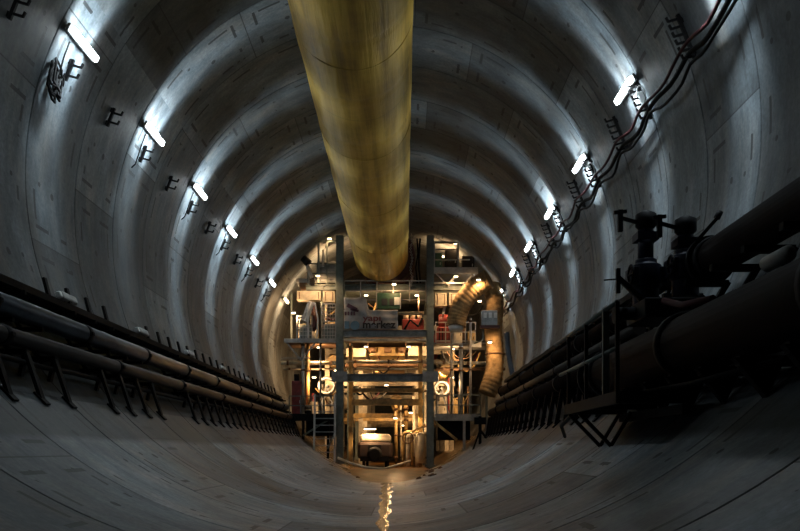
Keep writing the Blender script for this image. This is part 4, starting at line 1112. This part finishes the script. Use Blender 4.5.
# ---- deeper frames and fittings inside the machine, seen through the openings
for i, Y in enumerate((44.0, 49.0, 55.0, 62.0)):
    th = thing('inner_portal', 'cream portal frame inside the gantry, %s behind the front' % ORD[i], 'frame', (-.2, Y, .5), 'portal frames inside the gantry')
    for sx in (-3.9, -1.9, 1.5, 3.5):
        MB().bb(sx - .13, sx + .13, Y + .4, Y + .66, max(zl(sx), .17), 8.4).build('post', 'cream', th)
    for z in (3.1, 5.0, 6.9, 8.3):
        MB().bb(-4.0, 3.7, Y + .36, Y + .7, z - .13, z + .13).build('crossbeam', 'cream' if z > 4 else 'amber', th)
for i, (x, z, r, mt) in enumerate(((-3.3, 4.2, .35, 'cream'), (-3.2, 5.9, .3, 'amber'), (2.9, 4.0, .33, 'cream'), (3.0, 5.6, .3, 'amber'), (-3.3, 7.7, .35, 'cream'), (2.7, 7.6, .3, 'red'), (.8, 7.9, .22, 'cream'), (.2, 4.0, .35, 'amber'))):
    o = MB().tube([(x, 40 + .6 * i, z), (x, 60, z)], r, 16).build('inner_pipe', mt)
    tag(o, '%s pipe running lengthwise inside the gantry, %s' % ({'cream': 'cream', 'amber': 'ochre', 'red': 'red'}[mt], ('far left low', 'left middle', 'far right low', 'right middle', 'left upper', 'right upper', 'high near centre', 'low near centre')[i]), 'pipe', 'lengthwise pipes inside the gantry')
r2 = random.Random(11)
spots = [(-3.9, 6.38, 37.6), (-3.0, 6.38, 38.0), (-4.4, 6.38, 37.2), (-3.9, 2.7, 38.0), (-3.1, 2.7, 38.4), (2.6, 2.7, 38.2), (3.5, 2.7, 38.4), (3.4, 6.36, 38.2), (4.1, 6.36, 37.8)]
pos = ['on the far left of the mid platform', 'nearest the left front post on the mid platform', 'at the left edge of the mid platform', 'on the lower left platform', 'beside the left front post on the lower platform',
       'beside the right front post on the lower platform', 'on the lower right platform', 'behind the red pump on the right', 'at the outer end of the right mid platform']
for i, (x, z, Y) in enumerate(spots):
    w = r2.uniform(.35, .6); h = r2.uniform(.6, 1.3); mt = r2.choice(['cream', 'amber', 'grey_steel', 'cream'])
    t = thing('switch_cabinet', '%s switch cabinet %s' % ({'cream': 'cream', 'amber': 'ochre', 'grey_steel': 'grey'}[mt], pos[i]), 'cabinet', (x, Y, z))
    MB().bb(x - w / 2, x + w / 2, Y, Y + .4, z + .01, z + h).build('body', mt, t, bevel=.015)
    dr = MB().bb(x - w / 2 + .04, x + w / 2 - .04, Y - .025, Y, z + .08, z + h - .06).build('cabinet_door', mt, t)
    MB().box((x + w / 2 - .1, Y - .04, z + h / 2), (.03, .03, .12)).build('handle', 'black_steel', dr)
# slack cables and hoses slung through the machine
r3 = random.Random(23)
for i in range(26):
    side = (-1, 1, 0)[i % 3]
    xa = {-1: -4.2, 1: 2.4, 0: -1.9}[side] + r3.uniform(0, 1.2); xb = xa + r3.uniform(.5, 1.5)
    lv = r3.choice([8.6, 6.1, 4.2]); Y = 37.0 + r3.uniform(.2, 2.2) + i * .03
    sag = r3.uniform(.3, 1.1)
    pts = [Vector((xa + (xb - xa) * t / 8, Y + .1 * math.sin(t), lv - sag * (1 - ((t - 4) / 4) ** 2))) for t in range(9)]
    mt = ('rubber', 'brown', 'rubber', 'redcable', 'amber')[i % 5]
    o = MB().tube(pts, r3.uniform(.025, .055), 7).build('slack_hose', mt)
    tag(o, 'slack hose sagging in the %s part of the machine behind the gantry front' % {-1: 'left', 1: 'right', 0: 'middle'}[side], 'hose', 'slack hoses in the %s part of the machine' % {-1: 'left', 1: 'right', 0: 'middle'}[side])
for i in range(14):
    side = -1 if i % 2 else 1
    x = side * (2.9 + .28 * (i // 2)) - (.5 if side > 0 else .1) + r3.uniform(-.05, .05); z0 = (2.71, 6.39)[(i // 2) % 2]; Y = 37.6 + .16 * i
    if abs(x) > 4.3: x = side * 4.2
    h = r3.uniform(1.2, 2.2); t = thing('standpipe', 'thin upright service pipe on the %s %s platform' % ('lower' if z0 < 3 else 'mid', 'left' if side < 0 else 'right'), 'pipe', (x, Y, z0), 'thin service pipes on the %s %s platform' % ('lower' if z0 < 3 else 'mid', 'left' if side < 0 else 'right'))
    rr_ = r3.uniform(.03, .07)
    MB().cyl((x, Y, z0), (x, Y, z0 + h), rr_, 10).build('pipe_run', r3.choice(['cream', 'amber', 'brown', 'galv', 'red']), t)
    MB().cyl((x, Y, z0 + h * .6), (x, Y, z0 + h * .6 + .09), rr_ * 1.6, 10).build('coupling', 'brown', t)
# warm work lamps on the machine, and fill lamps added in front
def work_lamp(p, e, label, size=.24, col=(1.0, .60, .28), aim=(0, 1, -.45)):
    t = thing('work_lamp', label, 'lamp', p, 'warm work lamps on the gantry')
    x, y, z = p
    MB().bb(x - size / 2, x + size / 2, y - .05, y + .08, z, z + .06).build('housing', 'grey_steel', t)
    MB().bb(x - size / 2 + .02, x + size / 2 - .02, y - .045, y + .045, z - .05, z).build('lamp_tube', 'tube_warm', t, bevel=.01)
    L = bpy.data.lights.new('warm_bulb', 'SPOT'); L.energy = e * 3.0; L.color = col; L.shadow_soft_size = .10
    L.spot_size = math.radians(158); L.spot_blend = .5
    o = bpy.data.objects.new('light_source', L); COL.objects.link(o); o.parent = t; o.location = (0, .10, -.14)
    d = Vector(aim).normalized(); o.rotation_euler = d.to_track_quat('-Z', 'Y').to_euler()
    return t
F_, D_ = (0, 1, -.35), (0, .35, -1)
WL = [((-3.6, 36.75, 8.70), 70, 'under the top deck at left', F_), ((3.3, 36.75, 8.70), 70, 'under the top deck at right', F_), ((1.3, 36.85, 8.70), 90, 'under the top deck behind the display', F_), ((-1.2, 36.85, 8.70), 60, 'under the top deck behind the banner', F_),
      ((-3.5, 36.6, 6.10), 100, 'under the left mid platform', F_), ((3.1, 37.2, 6.1), 100, 'under the right mid platform', F_), ((-1.2, 36.75, 6.15), 60, 'under the cream beam at left', F_), ((0.9, 36.75, 6.15), 60, 'under the cream beam at right', F_),
      ((-4.6, 35.6, 7.6), 80, 'on the far left edge of the gantry', (-.6, 1, 0.2)), ((4.35, 36.3, 8.3), 50, 'on the far right edge of the gantry', (1, .5, -.2)),
      ((-2.9, 37.6, 10.5), 120, 'on top of the gantry left of the duct', (-.5, .3, 1)), ((2.6, 37.9, 10.9), 120, 'on top of the gantry right of the duct', (.5, .3, 1)), ((3.2, 36.6, 11.2), 22, 'over the upper right platform', (0, .6, -1)), ((-2.9, 35.8, 11.2), 14, 'over the upper left platform', (0, .6, -1)),
      ((-3.7, 36.3, 4.6), 70, 'at the left above the lower platform', F_), ((3.0, 36.3, 4.6), 70, 'at the right above the lower platform', F_), ((-.2, 37.2, 4.3), 60, 'under the middle beam', F_),
      ((-1.0, 36.62, 2.10), 60, 'over the wagon at the foot of the gantry', D_), ((1.0, 36.7, 2.9), 60, 'over the pipe cluster in the lower opening', D_), ((.25, 35.9, 2.6), 30, 'added low in front of the posts to light the floor', (0, -.45, -1)), ((-3.4, 35.3, 9.3), 45, 'added before the left end of the top deck to light the panels', (0, .7, -.8)), ((3.1, 35.0, 9.2), 60, 'added before the right end of the top deck to light the panels', (.3, .7, -.8)), ((4.1, 34.4, 8.9), 30, 'added above the ochre canvas ducts to light them', (.3, .4, -.8)), ((4.6, 34.2, 6.0), 34, 'added beside the upright ochre canvas duct to light it', (.3, .7, -.5)), ((.2, 35.3, 8.9), 14, 'added before the green display to light it', (0, .8, -.7)),  # those after the pipe cluster lamp are added as fill light
      ((-1.0, 45.5, 6.0), 160, 'deep inside the machine, upper', F_), ((.6, 46.5, 2.6), 160, 'deep inside the machine, lower', F_),
      ((-3.2, 42.5, 5.6), 140, 'inside the machine at left', F_), ((2.8, 42.5, 5.5), 140, 'inside the machine at right', F_), ((-3.0, 46.5, 7.9), 120, 'inside the machine at upper left', F_), ((2.8, 46.5, 7.9), 120, 'inside the machine at upper right', F_)]
for p, e, l, ai in WL: work_lamp(p, e, 'small warm work lamp ' + l, aim=ai, size=.62 if 'over the wagon' in l else .22)
for i, (x, z) in enumerate(((-3.55, 9.9), (3.1, 9.9))):
    pass

# ------------------------------------------------------------------ world and camera
w = bpy.data.worlds.new('dark'); S.world = w; w.use_nodes = True
w.node_tree.nodes['Background'].inputs[0].default_value = (0.10, 0.13, 0.16, 1); w.node_tree.nodes['Background'].inputs[1].default_value = 0.01
cd = bpy.data.cameras.new('camera'); cam = bpy.data.objects.new('camera', cd); COL.objects.link(cam)
cam.location = CAM; cam.rotation_euler = (math.radians(90), 0, 0)
cd.sensor_width = 36; cd.lens = K / 800 * 36; cd.shift_x = -0.005; cd.shift_y = 0.2306; cd.clip_end = 300; cd.clip_start = .05
S.camera = cam
S.view_settings.view_transform = 'Standard'; S.view_settings.look = 'None'; S.view_settings.gamma = 1; S.view_settings.use_curve_mapping = False
S.view_settings.exposure = 0.0
